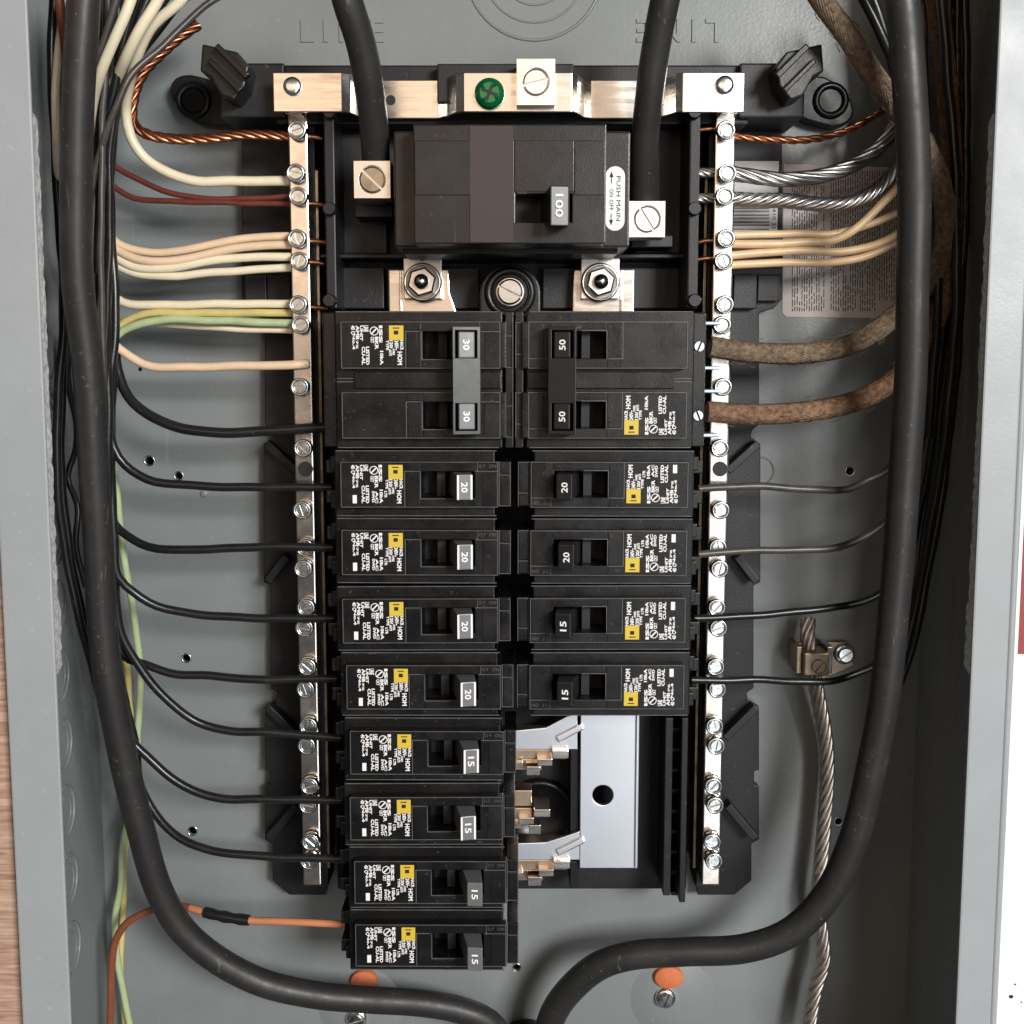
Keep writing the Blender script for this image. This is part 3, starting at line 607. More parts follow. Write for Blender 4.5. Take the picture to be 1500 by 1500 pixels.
def breaker(row, left, num, label, dx=0, handle_dx=0, rz=0):
    o = thing('circuit_breaker', label, 'breaker', 0, 0, 0, 'single breakers in two columns')
    o.location = ((-dx if left else dx) * .001, 0, (ROW0 - PITCH * row) * .001); o.rotation_euler = (0, (math.pi if left else 0) + rz, 0)
    for me in SM: link(me.name.split('.')[0], me, o)
    link('edge_glint', LN, o); pt_ = link('printed_text', LBL, o); jx, jz = random.uniform(-.35, .35) * .001, random.uniform(-.3, .3) * .001; pt_.location.x, pt_.location.z = jx, jz; lt = link('logo_tile', LT, o); lt.location.x, lt.location.z = jx, jz; link('logo_mark', LM, lt); link('raised_marking', MK, o)
    flat = left and row > 5; h = link('handle', (HF if flat else HG) if left else HB, o); h.location.x = handle_dx * .001; link('rating_number', NUMF if flat else NUM[num], h)
    if left and not flat: link('handle_rim', RIM, h)
    return o
nth = ['topmost', 'second', 'third', 'fourth', 'fifth', 'sixth', 'seventh', 'lowest']
for i, (num, dx) in enumerate(zip(['20'] * 4 + ['15'] * 4, (0, 0, .1, -1.0, -2.0, -1.6, -2.9, -2.9))):
    breaker(i, True, num, '%s single breaker of the left column, pale handle marked %s' % (nth[i], num), dx, (.8 if i == 5 else -.3 if i > 5 else 0), .004 * math.sin(i * 2.1))
for i, num in enumerate(['20', '20', '15', '15']):
    breaker(i, False, num, '%s single breaker of the right column, dark handle marked %s' % (['topmost', 'second', 'third', 'lowest'][i], num), 1.8 - .1 * i, .9 * (i % 2), .003 * math.sin(i * 1.7 + 1))
def double(left, num, label, dx):
    o = thing('double_breaker', label, 'breaker', 0, 0, 0, 'double breakers at the head of the columns')
    o.location = ((-dx if left else dx) * .001, 0, (ROW0 + 1.5 * PITCH) * .001); o.rotation_euler = (0, math.pi if left else 0, 0)
    p = [MB() for _ in range(6)]; half = PITCH / 2
    for zc in (-half, half): pole(p, zc, 1.5)
    p[4].box(.4, -half * 2 + .6, 3.4, half * 2 - .6, 40, 66); p[0].box(4.5, -1, 67, 1, 20, 63.6); p[1].box(5, -3.2, 60, 3.2, 62, 65.2)
    p[5] = MB()
    p[0].box(67, -half * 2 + .8, 71.8, half * 2 - .8, 30, 62.5)
    for mb, n_, m_, b_ in zip(p, names, mats, bevs):
        if mb.v: mb.build(n_, m_, o, b_)
    zl = -half
    for zc in (-half, half): k_ = link('edge_glint', LN, o); k_.location.z = zc * .001
    t = link('printed_text', LBL2, o); t.location.z = zl * .001; lt = link('logo_tile', LT, o); lt.location.z = zl * .001; link('logo_mark', LM, lt)
    for zc in (-half, half):
        h = handle_mesh(zc).build('handle', 'handle_lit' if left else 'handle_shaded', o, .4); handle_num(num, zc).build('rating_number', 'white_print', h)
    tie = MB(); fr = [(12.4, 22.3)]
    tie.box(12.3, -8.2, 22.4, 8.2, 70.5, 78.6)
    for zc in (-half, half): tie.frame((12.3, zc - 6.6 if zc < 0 else 8.2, 22.4, -8.2 if zc < 0 else zc + 6.6), (13.6, zc - 5.2, 21.4, zc + 5.2), 70.5, 78.6)
    tie.v = [(x, z, h + (x - 14.4) * .2 if h > 75 else h) for x, z, h in tie.v]
    tb_ = tie.build('handle_tie', 'tie_grey' if left else 'handle_shaded', o, .35)
    return o
double(True, '30', 'double breaker with grey tied handles marked 30', -.9)
db = double(False, '50', 'double breaker with black tied handles marked 50', .8)
# terminals of the right double breaker
for sz in (1, -1):
    zc = sz * PITCH / 2
    tm = MB(); tm.box(72.0, zc - 9.2, 79.0, zc - 7.8, 38, 52); tm.box(72.0, zc + 7.8, 79.0, zc + 9.2, 38, 52); tm.box(72.0, zc - 7.2, 73.0, zc + 7.2, 36, 50)
    tm.build('terminal_frame', 'blued_steel', db, .4)
    q = MB(); slotted(q, 69.4, zc - .4, 2.1, 62.7, .8, 1.2 * sz, .4); q.build('terminal_screw', 'zinc', db)

# ------------------------------------------------------------------ free end of the bus: plate and stabs
x, z = P(890, 1160, 33); org = (x, z, 20); pt = thing('bus_plate', 'shiny aluminium plate with a round hole below the right column of breakers', 'metal plate', *org)
def q(name, mb, mt, bev=.3, par=None): r = mb.build(name, mt, par or pt, bev, origin=org); r.location = (0, 0, 0); return r
HP = 33; o1 = [P(u, v, HP) for u, v in ((846, 1040), (936, 1040), (936, 1272), (849, 1272))]
hx_, hz_ = P(883, 1165, HP); n = 40; R = 4.3
ring = [(hx_ + R * math.cos(2 * math.pi * i / n), hz_ + R * math.sin(2 * math.pi * i / n)) for i in range(n)]
# plate with a real round opening
x0, z0 = o1[3]; x1, z1 = o1[1]
sq = []
for i in range(n):
    a = 2 * math.pi * i / n; c, s_ = math.cos(a), math.sin(a); k = min(((x1 if c > 0 else x0) - hx_) / c if abs(c) > 1e-6 else 1e9, ((z1 if s_ > 0 else z0) - hz_) / s_ if abs(s_) > 1e-6 else 1e9); sq.append((hx_ + c * k, hz_ + s_ * k))
# snap the nearest rim samples to the corners
for cx_, cz_ in ((x0, z0), (x1, z0), (x1, z1), (x0, z1)):
    i = min(range(n), key=lambda j: (sq[j][0] - cx_) ** 2 + (sq[j][1] - cz_) ** 2); sq[i] = (cx_, cz_)
vs = [(a, c, HP) for a, c in ring] + [(a, c, HP) for a, c in sq] + [(a, c, HP - 2) for a, c in ring] + [(a, c, HP - 2) for a, c in sq]; fs = []
for i in range(n): j = (i + 1) % n; fs += [(i, n + i, n + j, j), (j, 2 * n + j, 2 * n + i, i), (n + i, 3 * n + i, 3 * n + j, n + j)]
q('plate', MB().add(vs, fs), 'aluminium', .3)
q('side_lip', MB().box(x1 - 1.2, z0 + .4, x1 + .1, z1 - .4, HP + .02, HP + 1.3), 'aluminium', .4)
for pv in (((750, 1071), (800, 1066), (830, 1050), (846, 1046), (846, 1098), (750, 1098)), ((750, 1236), (800, 1234), (826, 1226), (849, 1218), (849, 1260), (750, 1260))):
    q('arm', MB().prism([P(u, v, HP - .3) for u, v in pv], HP - 2.4, HP - .3), 'aluminium', .3)
for a, c in (((816, 1084), (854, 1064)), ((816, 1250), (856, 1230))): q('pressed_rib', MB().bar(P(*a, HP + 1), P(*c, HP + 1), 2.6, HP - .4, HP + 1.5), 'aluminium', .6)
for dv, u_end in ((1098, 833), (1184, 806), (1260, 835)):
    st = thing('bus_stab', {1098: 'stepped copper-coloured bus stab above the black dish', 1184: 'short copper-coloured bus stab in front of the black dish', 1260: 'lowest stepped copper-coloured bus stab at the plate corner'}[dv], 'bus stab', *(P(780, dv, 30)), 28, group='bus stabs beside the plate'); og = (*P(780, dv, 30), 28)
    def qq(name, mb, mt='bus_copper', bev=.25): r = mb.build(name, mt, st, bev, origin=og); r.location = (0, 0, 0)
    lo = 1 if u_end > 810 else .6
    qq('blade', MB().pbox(752, dv - 26, 757 + (u_end - 757) * (.45 if lo < 1 else .9), dv - 3, 20, 30)); qq('blade', MB().pbox(752, dv, 757 + (u_end - 757) * (.45 if lo < 1 else .95), dv + 14, 20, 31.5))
    qq('finger', MB().pbox(u_end - 24, dv + 2, u_end, dv + 13, 20, 37), 'tin'); qq('finger', MB().pbox(u_end - 46, dv + 14, u_end - 24, dv + 24, 20, 36), 'tin'); qq('finger', MB().pbox(u_end - 62 if lo == 1 else 775, dv + 25, u_end - 42 if lo == 1 else 792, dv + 38, 20, 36), 'tin'); qq('finger', MB().pbox(752, dv + 18, 766, dv + 27, 20, 35), 'tin'); qq('web', MB().pbox(752, dv + 14, u_end - 40, dv + 30, 20, 29), 'bus_copper')

# ------------------------------------------------------------------ stickers on the right
x, z = P(1107, 288, 9.5); org = (x, z, 9); o = thing('barcode_sticker', 'small white barcode sticker beside the right neutral bar', 'sticker', *org)
def ss(name, mb, mt, bev=0): r = mb.build(name, mt, o, bev, origin=org); r.location = (0, 0, 0)
def rect(u0, v0, u1, v1, h): a = P(u0, v1, h); c = P(u1, v0, h); return (a[0], a[1], c[0], c[1])
r_ = rect(1068, 236, 1141, 340, 9.3); ss('paper', MB().box(*r_, 9.05, 9.3), 'white_sticker')
t = MB()
for i in range(22):
    v = 300 + i * 1.7
    if i % 3 != 1: t.box(*rect(1072, v, 1127, v + (1.1 if i % 2 else .6), 9.4), 9.3, 9.38)
t.text('4410 25', rect(1131, 300, 1137, 336, 9.4), 9.4, 3); ss('printed_bars', t, 'dark_print')
x, z = P(1232, 352, 1); org = (x, z, 0); o = thing('data_sticker', 'large beige instruction sticker printed with rows of tiny text', 'sticker', *org)
pv = [(1148, 240), (1322, 246), (1322, 440), (1288, 466), (1152, 464), (1146, 458)]
ss('paper', MB().prism([P(u, v, .4) for u, v in pv], .1, .4), 'sticker'); t = MB()
rr = random.Random(4)
for i in range(44):
    u = 1160 + i * 3.55; v = 250
    end = 456 if u < 1284 else 440
    if i in (14, 15): continue
    while v < end - 4:
        L = rr.uniform(5, 15); 
        if v + L > end: L = end - v
        t.box(*rect(u, v, u + 1.5, v + L, .55), .4, .47); v += L + rr.uniform(1.6, 3.2)
        if rr.random() < .035: v += rr.uniform(15, 40)
ss('printed_text', t, 'dark_print')

# ------------------------------------------------------------------ ground lug, back panel screws, plugs
x, z = P(1193, 970, 20); org = (x, z, 0); o = thing('ground_lug', 'small bronze ground lug clamped on the stranded wire at the right', 'wire lug', *org)
ss('tang', MB().prism([P(u, v, 3) for u, v in ((1168, 942), (1240, 940), (1252, 975), (1200, 998), (1164, 985))], 0, 3), 'dull_bronze', .4)
ss('jaw', MB().box(x - 7.6, z - 5, x - 5.2, z + 6.6, 3, 20), 'dull_bronze', .4); ss('jaw', MB().box(x + 5.2, z - 5, x + 7.6, z + 6.6, 3, 20), 'dark_steel', .4)
ss('body', MB().box(x - 5.2, z - 5.0, x + 5.2, z + 4.8, 10, 24), 'dull_bronze', .6)
ss('screw', slotted(MB(), x + .8, z - .8, 3.1, 24.4, 1.2, .9, .26), 'dull_bronze')
def panel_screw(label, u, v, r, h=3, ang=.6, nm='panel_screw'):
    x, z = P(u, v, h); og = (x, z, 0); o = thing(nm, label, 'screw', *og)
    a = slotted(MB(), x, z, r * .72, h + 2.2, 1.4, ang, .26).build('head', 'zinc', o, origin=og); a.location = (0, 0, 0)
    a = MB().lathe(x, z, [(r, h - 1.5), (r, h), (r * .85, h + .6), (r * .74, h + .7)], 26).build('washer', 'chrome', o, origin=og); a.location = (0, 0, 0)
panel_screw('shiny washer-head screw beside the ground lug', 1237, 958, 4.6, 4)
panel_screw('shiny screw below the right orange plug', 975, 1463, 4.6, 3.5, 1.2)
panel_screw('shiny screw mostly hidden under the left cable at the bottom', 522, 1493, 4.8, 3, .3)
for label, u, v, sx in (('round orange plug in the back panel below the right cable', 980, 1432, 1.3), ('orange plug peeking out between the lowest breaker and the cable', 533, 1438, 1.2)):
    x, z = P(u, v, 3); tag(MB().lathe(x, z, [(5.0, .5), (5.0, 3.4), (4.7, 3.9), (.1, 4.0)], 28, sx=sx).build('orange_plug', 'orange_plug', origin=(x, z, 0)), label, 'plug')
x, z = P(299, 723, 0); epart('dimple', MB().lathe(x, z, [(1.9, 0), (1.6, .5), (.8, .8), (.1, .9)], 16), 'grey_paint')

# ------------------------------------------------------------------ wires
def wire(name, label, px, r, mt, cat='wire', group=None, n=10, step=3, parts=None):
    pts = path(px, step); p0 = pts[len(pts) // 2]; org = (p0.x, p0.y, p0.z)
    rr_ = random.Random(label); ph = [rr_.uniform(0, 6.28) for _ in range(6)]; am = .20 if r < 3 else .22; fq = 1.0 if r < 3 else .38      # hand-bent: small uneven kinks
    for k in range(2, len(pts) - 2):
        t_ = k * step * fq; e = min(1, k / 8, (len(pts) - 1 - k) / 8)
        pts[k] = pts[k] + Vector((math.sin(t_ * .11 + ph[0]) + .6 * math.sin(t_ * .27 + ph[1]), math.sin(t_ * .09 + ph[2]) + .6 * math.sin(t_ * .31 + ph[3]), math.sin(t_ * .13 + ph[4]))) * am * e
    o = MB().tube(pts, lambda t: r * (1 + .006 * math.sin(t * 23 + ph[5])), n).build(name, mt, origin=org); tag(o, label, cat, group); return o
def stranded(name, label, px, R, r, cnt, pitch, mt, cat='wire', step=1.6, n=6):
    pts = path(px, step); p0 = pts[len(pts) // 2]; org = (p0.x, p0.y, p0.z)
    o = MB().strands(pts, R, r, cnt, pitch, n).build(name, mt, origin=org); return tag(o, label, cat)
# heavy cables
wire('feeder_cable', 'thick black cable down the left side curving to the bottom centre', [(128, -60, 104), (122, 0, 104), (113, 200, 98), (114, 400, 92), (129, 550, 86), (141, 750, 78), (150, 900, 72), (160, 1000, 68), (179, 1100, 62), (202, 1200, 56), (231, 1300, 50), (267, 1361, 46), (320, 1407, 42), (384, 1440, 38), (460, 1457, 34), (540, 1465, 30), (620, 1470, 27), (673, 1479, 24), (715, 1497, 22), (745, 1540, 20)], 5.6, 'cable_black', 'cable', n=20)
wire('feeder_cable', 'thick black cable down the right side curving left along the bottom', [(1314, -60, 92), (1321, 0, 92), (1335, 150, 90), (1340, 300, 86), (1336, 450, 82), (1330, 600, 78), (1321, 750, 74), (1310, 900, 70), (1298, 1000, 67), (1277, 1120, 62), (1250, 1230, 57), (1214, 1310, 53), (1160, 1364, 50), (1090, 1389, 47), (1000, 1393, 44), (930, 1398, 41), (880, 1413, 38), (842, 1442, 34), (812, 1482, 29), (795, 1540, 24)], 5.9, 'cable_black', 'cable', n=20)
wire('line_cable', 'thick black cable from the top into the left square lug', [(494, -60, 92), (508, 0, 88), (530, 70, 80), (545, 150, 70), (550, 210, 60), (551, 246, 52)], 5.3, 'cable_black', 'cable', n=20)
wire('line_cable', 'thick black cable from the top into the right square lug', [(988, -60, 92), (974, 0, 88), (958, 80, 80), (948, 160, 72), (943, 230, 62), (943, 285, 54), (944, 305, 52)], 5.1, 'cable_black', 'cable', n=20)
# neutrals on the left
EH = 38
def nl(pts, h0=34, h1=EH):
    n = len(pts) - 1; return [(u, v, h0 + (h1 - h0) * i / n) for i, (u, v) in enumerate(pts)]
wire('neutral_wire', 'single cream wire sweeping from the top left down to the left bar', [(282, -20, 72), (262, 4, 72), (226, 36, 70), (203, 78, 64), (190, 120, 56), (184, 165, 46), (191, 200, 44), (214, 231, 42), (250, 254, 41), (290, 265, 40), (340, 266, 39), (435, 265, 38)], 1.95, 'wire_cream')
wire('neutral_wire', 'upper peach wire of the four fanned wires at the left bar', nl([(150, 330), (165, 350), (182, 361), (215, 369), (260, 369), (320, 356), (380, 347), (440, 346)]), 1.65, 'wire_peach')
wire('neutral_wire', 'second cream wire of the four fanned wires at the left bar', nl([(150, 340), (165, 361), (198, 378), (250, 382), (310, 370), (370, 361), (440, 358)], 37, 40), 1.65, 'wire_peach')
wire('neutral_wire', 'third pale cream wire of the four fanned wires at the left bar', nl([(148, 352), (164, 372), (195, 390), (240, 394), (300, 384), (360, 377), (440, 376)], 36, 39), 1.65, 'wire_cream')
wire('neutral_wire', 'lowest cream wire of the four fanned wires at the left bar', nl([(148, 365), (164, 384), (200, 401), (250, 405), (320, 398), (440, 391)]), 1.6, 'wire_cream')
wire('neutral_wire', 'straight pale wire just above the yellow wire at the left bar', nl([(150, 405), (164, 430), (182, 443), (230, 446), (320, 446), (445, 445)]), 1.7, 'wire_cream')
wire('ground_wire', 'yellowish wire arching over the green wire at the left bar', nl([(160, 500), (173, 478), (200, 463), (235, 457), (275, 459), (340, 459), (445, 458)], 36, 39), 1.5, 'wire_yellow')
wire('ground_wire', 'pale green wire arching into the left bar', nl([(158, 520), (173, 490), (205, 474), (240, 468), (300, 470), (370, 472), (445, 474)], 38, 39), 1.6, 'wire_green')
wire('neutral_wire', 'short pale wire below the green wire at the left bar', nl([(230, 474), (300, 478), (360, 482), (445, 484)], 32, 36), 1.4, 'wire_cream')
wire('neutral_wire', 'lowest cream wire bending down into the left bar', [(148, 480, 40), (165, 502, 40), (190, 522, 40), (212, 534, 40), (232, 537, 40), (280, 537, 41), (380, 536, 44), (425, 535, 45), (452, 532, 44)], 1.75, 'wire_peach')
wire('red_wire', 'upper thin dark red wire at the left bar', nl([(150, 225), (170, 245), (200, 262), (250, 282), (300, 290), (370, 291), (445, 286)], 30, 37), 1.15, 'wire_red')
wire('red_wire', 'lower thin dark red wire at the left bar', nl([(150, 258), (170, 276), (195, 290), (225, 294), (262, 296), (340, 297), (445, 299)], 30, 37), 1.15, 'wire_red')
stranded('copper_conductor', 'twisted bare copper wire looping at the top left into the left bar', [(291, 36, 30), (262, 56, 32), (235, 80, 34), (211, 105, 36), (199, 130, 37), (194, 158, 37), (196, 182, 37), (214, 196, 38), (250, 203, 38), (300, 203, 38), (360, 197, 38), (430, 200, 38)], 1.15, 1.05, 4, 19, 'copper')
stranded('copper_conductor', 'twisted bare copper wire entering the right bar', [(1060, 198, 37), (1120, 204, 36), (1180, 205, 34), (1220, 198, 31), (1250, 187, 28), (1278, 171, 24), (1300, 158, 20)], .8, .8, 3, 16, 'copper')
for i, (side, v) in enumerate([(-1, 200), (-1, 298), (-1, 353), (-1, 384), (-1, 450), (1, 188), (1, 352), (1, 378)]):
    xx = XL if side < 0 else XR; z = P(450, v, 38)[1]
    tag(MB().tube(smooth([(xx - side * 2, z, 37), (xx - side * 6, z, 37), (xx - side * (8.6 + i % 3), z - .6, 36.5)], 1.5), .9, 8).build('wire_end', 'copper', origin=(xx, z, 37)), 'bare copper wire tip poking out %s of the %s neutral bar, %s from the top' % ('inside', 'left' if side < 0 else 'right', {0: 'first', 1: 'second', 2: 'third', 3: 'fourth', 4: 'fifth', 5: 'first', 6: 'second', 7: 'third'}[i]), 'wire tip')
for k, v in enumerate((252, 290)):
    z = P(1030, v, 38)[1]; tag(MB().strands(smooth([(XR - 3, z, 36), (XR - 7, z, 36), (XR - 10.5, z, 36)], 1.2), 1.5, .8, 6, 20).build('wire_end', 'alu_strand', origin=(XR, z, 37)), '%s silvery stranded wire tip poking out inside the right neutral bar' % ('upper', 'lower')[k], 'wire tip')
# black branch wires on the left: they come down the bundle and fan out one per breaker
fan = [('thicker black wire running into the double breaker marked 30', 2.05, [(168, 478), (172, 540), (186, 580), (215, 607), (260, 626), (310, 633), (370, 632), (478, 626)], 46, (200, -30)),
       ('black wire to the topmost single breaker of the left column', 1.75, [(166, 655), (182, 682), (215, 703), (270, 710), (350, 713), (486, 714)], 47, (228, -30)),
       ('black wire to the second single breaker of the left column', 1.75, [(168, 768), (195, 791), (230, 804), (300, 804), (380, 801), (488, 802)], 47, (176, -30)),
       ('black wire to the third single breaker of the left column', 1.7, [(174, 845), (196, 868), (230, 888), (270, 898), (340, 904), (490, 906)], 47, (262, -30)),
       ('black wire to the fourth single breaker of the left column', 1.7, [(180, 960), (215, 975), (260, 988), (310, 989), (370, 995), (494, 994)], 46, (160, -30)),
       ('black wire to the fifth single breaker of the left column, longest slanting bend', 1.7, [(166, 860), (179, 930), (205, 977), (250, 1030), (290, 1058), (330, 1070), (390, 1073), (500, 1081)], 48, (190, -30)),
       ('black wire to the sixth single breaker of the left column', 1.75, [(190, 1080), (215, 1108), (250, 1138), (290, 1161), (330, 1170), (380, 1171), (502, 1172)], 46, (215, -30)),
       ('black wire to the seventh single breaker of the left column', 1.75, [(205, 1150), (230, 1195), (265, 1228), (300, 1243), (350, 1251), (400, 1255), (506, 1258)], 46, (150, -30))]
for i, (lab, r, pts, h1, top) in enumerate(fan):
    v0 = pts[0][1]; h0 = 36 + (i * 13) % 22; bu = [158, 163, 154, 150, 160, 156, 147, 152][i]
    up = [(top[0], top[1], h0 + 8), (bu + (top[0] - bu) * .35, 75, h0 + 8), (bu - 2, 190, h0 + 6)]
    v = 320
    while v < v0 - 110: up.append((bu + 3 * math.sin(v * .013 + i * 2) + .015 * (v - 300), v, h0 + 2 * math.sin(v * .01 + i))); v += 150
    n = len(pts) - 1; px = up + [(pts[0][0] - 6, v0 - 50, h0)] + [(u, v, h0 + (h1 - h0) * min(1, k / n * 1.6)) for k, (u, v) in enumerate(pts)]
    wire('branch_wire', lab, px, r, 'wire_black', group='black wires fanning out on the left')
# more wires of the left bundle
BW = [('black wire crossing diagonally in front at the top left', 1.25, [(338, -14, 62), (300, 8, 64), (268, 38, 66), (240, 66, 68), (212, 90, 70), (188, 118, 72), (166, 165, 72), (150, 210, 70), (136, 265, 66), (128, 340, 60)], 'wire_lit_grey'),
      ('black wire outermost left behind the thick left cable', 1.7, [(80, -30, 70), (76, 120, 70), (88, 330, 70), (94, 470, 68), (84, 600, 66), (84, 700, 64), (95, 800, 60), (112, 890, 56), (136, 980, 50), (160, 1070, 44)], 'wire_black'),
      ('second black wire left of the thick left cable', 1.5, [(92, -30, 62), (94, 150, 60), (92, 400, 60), (92, 560, 58), (90, 700, 56), (102, 800, 54), (122, 900, 50), (146, 990, 46)], 'wire_black'),
      ('looping black wire behind the thick left cable', 1.3, [(104, 480, 50), (100, 560, 46), (112, 620, 40), (110, 660, 36), (100, 700, 36), (114, 740, 38), (112, 800, 40), (126, 860, 40)], 'wire_black'),
      ('black wire on the right edge of the left bundle', 1.4, [(176, -30, 66), (172, 60, 66), (170, 140, 64), (162, 220, 62), (160, 330, 60), (158, 450, 58), (154, 560, 56), (158, 660, 52), (165, 800, 48)], 'wire_black'),
      ('thin grey-black wire in the middle of the left bundle', 1.2, [(160, -30, 72), (156, 80, 72), (150, 200, 70), (148, 340, 68), (150, 480, 66), (152, 620, 62), (158, 760, 56)], 'wire_lit_grey'),
      ('black wire leaning right at the top of the left bundle', 1.5, [(205, -30, 74), (186, 40, 72), (172, 110, 70), (156, 190, 66), (146, 280, 60), (142, 400, 56)], 'wire_black'),
      ('broad black wire curving from the top right of the left bundle', 1.7, [(252, -30, 60), (226, 15, 60), (198, 60, 60), (180, 110, 58), (168, 180, 56), (160, 270, 52), (158, 380, 50), (162, 500, 46)], 'wire_black'),
      ('black wire crossing the two cream slivers at the top left', 1.5, [(180, -30, 80), (158, 40, 78), (140, 100, 76), (130, 160, 70), (126, 240, 60)], 'wire_lit_grey'),
      ('black wire ending in the top right corner of the left bundle', 1.6, [(300, -25, 52), (262, 6, 52), (232, 46, 52), (206, 80, 50), (188, 112, 48), (172, 160, 46), (160, 240, 44)], 'wire_black')]
for lab, r, px, m_ in BW: wire('bundle_wire', lab, px, r, m_)
wire('neutral_wire', 'cream wire between black wires at the very top left', [(202, -30, 88), (186, 15, 88), (166, 62, 86), (148, 102, 82), (138, 140, 74), (130, 200, 60)], 1.9, 'wire_cream')
wire('neutral_wire', 'cream wire second from the top left corner, crossing towards the bundle', [(246, -30, 84), (228, 6, 83), (204, 42, 82), (187, 78, 78), (172, 112, 68), (156, 150, 56), (140, 190, 46)], 2.0, 'wire_cream')
wire('neutral_wire', 'cream wire showing as a sliver left of the thick left cable', [(100, -20, 72), (88, 60, 74), (81, 150, 76), (82, 220, 74), (92, 300, 66), (110, 380, 56)], 1.5, 'wire_cream')
wire('neutral_wire', 'cream sliver of a wire at the right edge of the left bundle', [(154, 200, 58), (152, 330, 57), (151, 380, 56), (149, 440, 57), (148, 495, 57), (146, 560, 52)], 1.2, 'wire_cream')
wire('red_wire', 'reddish wire at the very top left corner', [(84, -30, 84), (88, 10, 84), (94, 50, 80), (100, 120, 70)], 1.7, 'wire_rust')
wire('ground_wire', 'pale green wire running down the left corner of the back panel', [(158, 640, 30), (167, 690, 28), (174, 740, 27), (180, 810, 25), (191, 870, 23), (203, 950, 20), (206, 1000, 18), (201, 1075, 16), (203, 1130, 15), (195, 1180, 15), (182, 1225, 15), (176, 1300, 16), (169, 1350, 16), (174, 1420, 15), (192, 1510, 14)], 1.5, 'wire_green')
wire('ground_wire', 'yellow wire beside the green one in the left corner', [(168, 900, 20), (183, 960, 18), (190, 1030, 15), (197, 1085, 13), (201, 1140, 11), (192, 1190, 11), (184, 1240, 11), (182, 1290, 11), (180, 1340, 10), (176, 1400, 10), (180, 1450, 10), (184, 1510, 10)], 1.4, 'wire_yellow')
# orange wire to the lowest left breaker with a taped joint
px = [(160, 1540, 26), (162, 1480, 28), (164, 1410, 30), (170, 1376, 31), (186, 1352, 32), (210, 1338, 34), (236, 1329, 36), (268, 1328, 38), (300, 1336, 42), (330, 1343, 44), (365, 1348, 45), (420, 1350, 47), (506, 1354, 49)]
pts = path(px, 3); org = tuple(pts[len(pts) // 2]); o = thing('orange_wire', 'orange wire with a black taped joint running into the lowest left breaker', 'wire', *org)
cutk = min(range(len(pts)), key=lambda k: (pts[k] - Vector(p3(274, 1329, 39))).length); t2 = min(range(len(pts)), key=lambda k: (pts[k] - Vector(p3(368, 1348, 45))).length)
a = MB().tube(pts[:cutk + 1], 1.6, 10).build('insulation', 'wire_rust', o, origin=org); a.location = (0, 0, 0); a = MB().tube(pts[cutk:], 1.5, 10).build('insulation', 'wire_orange', o, origin=org); a.location = (0, 0, 0)
a = MB().tube(pts[cutk + 2:t2 + 1], lambda t: 2.3 + .25 * math.sin(t * 16), 12).build('tape', 'tape', o, origin=org); a.location = (0, 0, 0)

# right-hand wires
wire('neutral_wire', 'topmost tan wire at the right bar', [(1062, 345, 37), (1110, 344, 36), (1160, 343, 34), (1215, 343, 32), (1250, 336, 32), (1290, 322, 32), (1340, 300, 34)], 1.55, 'wire_tan')
wire('neutral_wire', 'tan wire at the right bar rising steeply behind the cable', [(1062, 357, 38), (1110, 358, 38), (1170, 356, 37), (1225, 350, 36), (1260, 330, 36), (1292, 298, 36), (1330, 255, 38), (1350, 190, 42)], 1.65, 'wire_tan')
wire('neutral_wire', 'third tan wire from the top at the right bar', [(1062, 375, 38), (1110, 371, 37), (1160, 368, 36), (1225, 369, 35), (1270, 362, 35), (1305, 348, 36), (1340, 325, 38)], 1.6, 'wire_tan')
wire('neutral_wire', 'lowest tan wire at the right bar', [(1062, 389, 37), (1110, 386, 36), (1160, 384, 34), (1225, 384, 33), (1260, 378, 33), (1300, 362, 33), (1340, 340, 35)], 1.6, 'wire_tan')
stranded('stranded_conductor', 'upper bare silvery stranded wire at the right bar', [(1060, 252, 38), (1100, 258, 37), (1150, 263, 36), (1200, 258, 34), (1240, 246, 32), (1275, 226, 30), (1305, 195, 30), (1325, 150, 32), (1340, 80, 36)], 2.05, 1.0, 7, 52, 'alu_strand')
stranded('stranded_conductor', 'lower bare silvery stranded wire at the right bar', [(1060, 290, 38), (1100, 293, 37), (1150, 294, 36), (1200, 299, 35), (1240, 298, 34), (1275, 284, 33), (1302, 262, 32), (1335, 225, 34)], 2.0, 1.0, 7, -26, 'alu_strand')
def braid(lab, px, r, m_): 
    pts = path(px, 2); org = tuple(pts[len(pts) // 2]); rr_ = random.Random(len(lab))
    mb = MB().strands(pts, r * .86, r * .17, 26, 62, 4)
    for _ in range(170):
        k = rr_.randrange(2, len(pts) - 3); t_ = (pts[k + 1] - pts[k]).normalized(); n_ = t_.orthogonal(); n_.rotate(__import__('mathutils').Quaternion(t_, rr_.uniform(0, 6.28)))
        a_ = pts[k] + n_ * r * .95; L_ = rr_.uniform(2, 5); w_ = t_.cross(n_) * rr_.uniform(-.5, .5)
        mb.tube([a_, a_ + (t_ + w_) * L_ * .5 + n_ * rr_.uniform(.0, .25), a_ + (t_ + w_) * L_ + n_ * rr_.uniform(-.3, .25)], .15, 3, cap=False)
    o = mb.build('braided_conductor', m_, origin=org); tag(o, lab, 'wire')
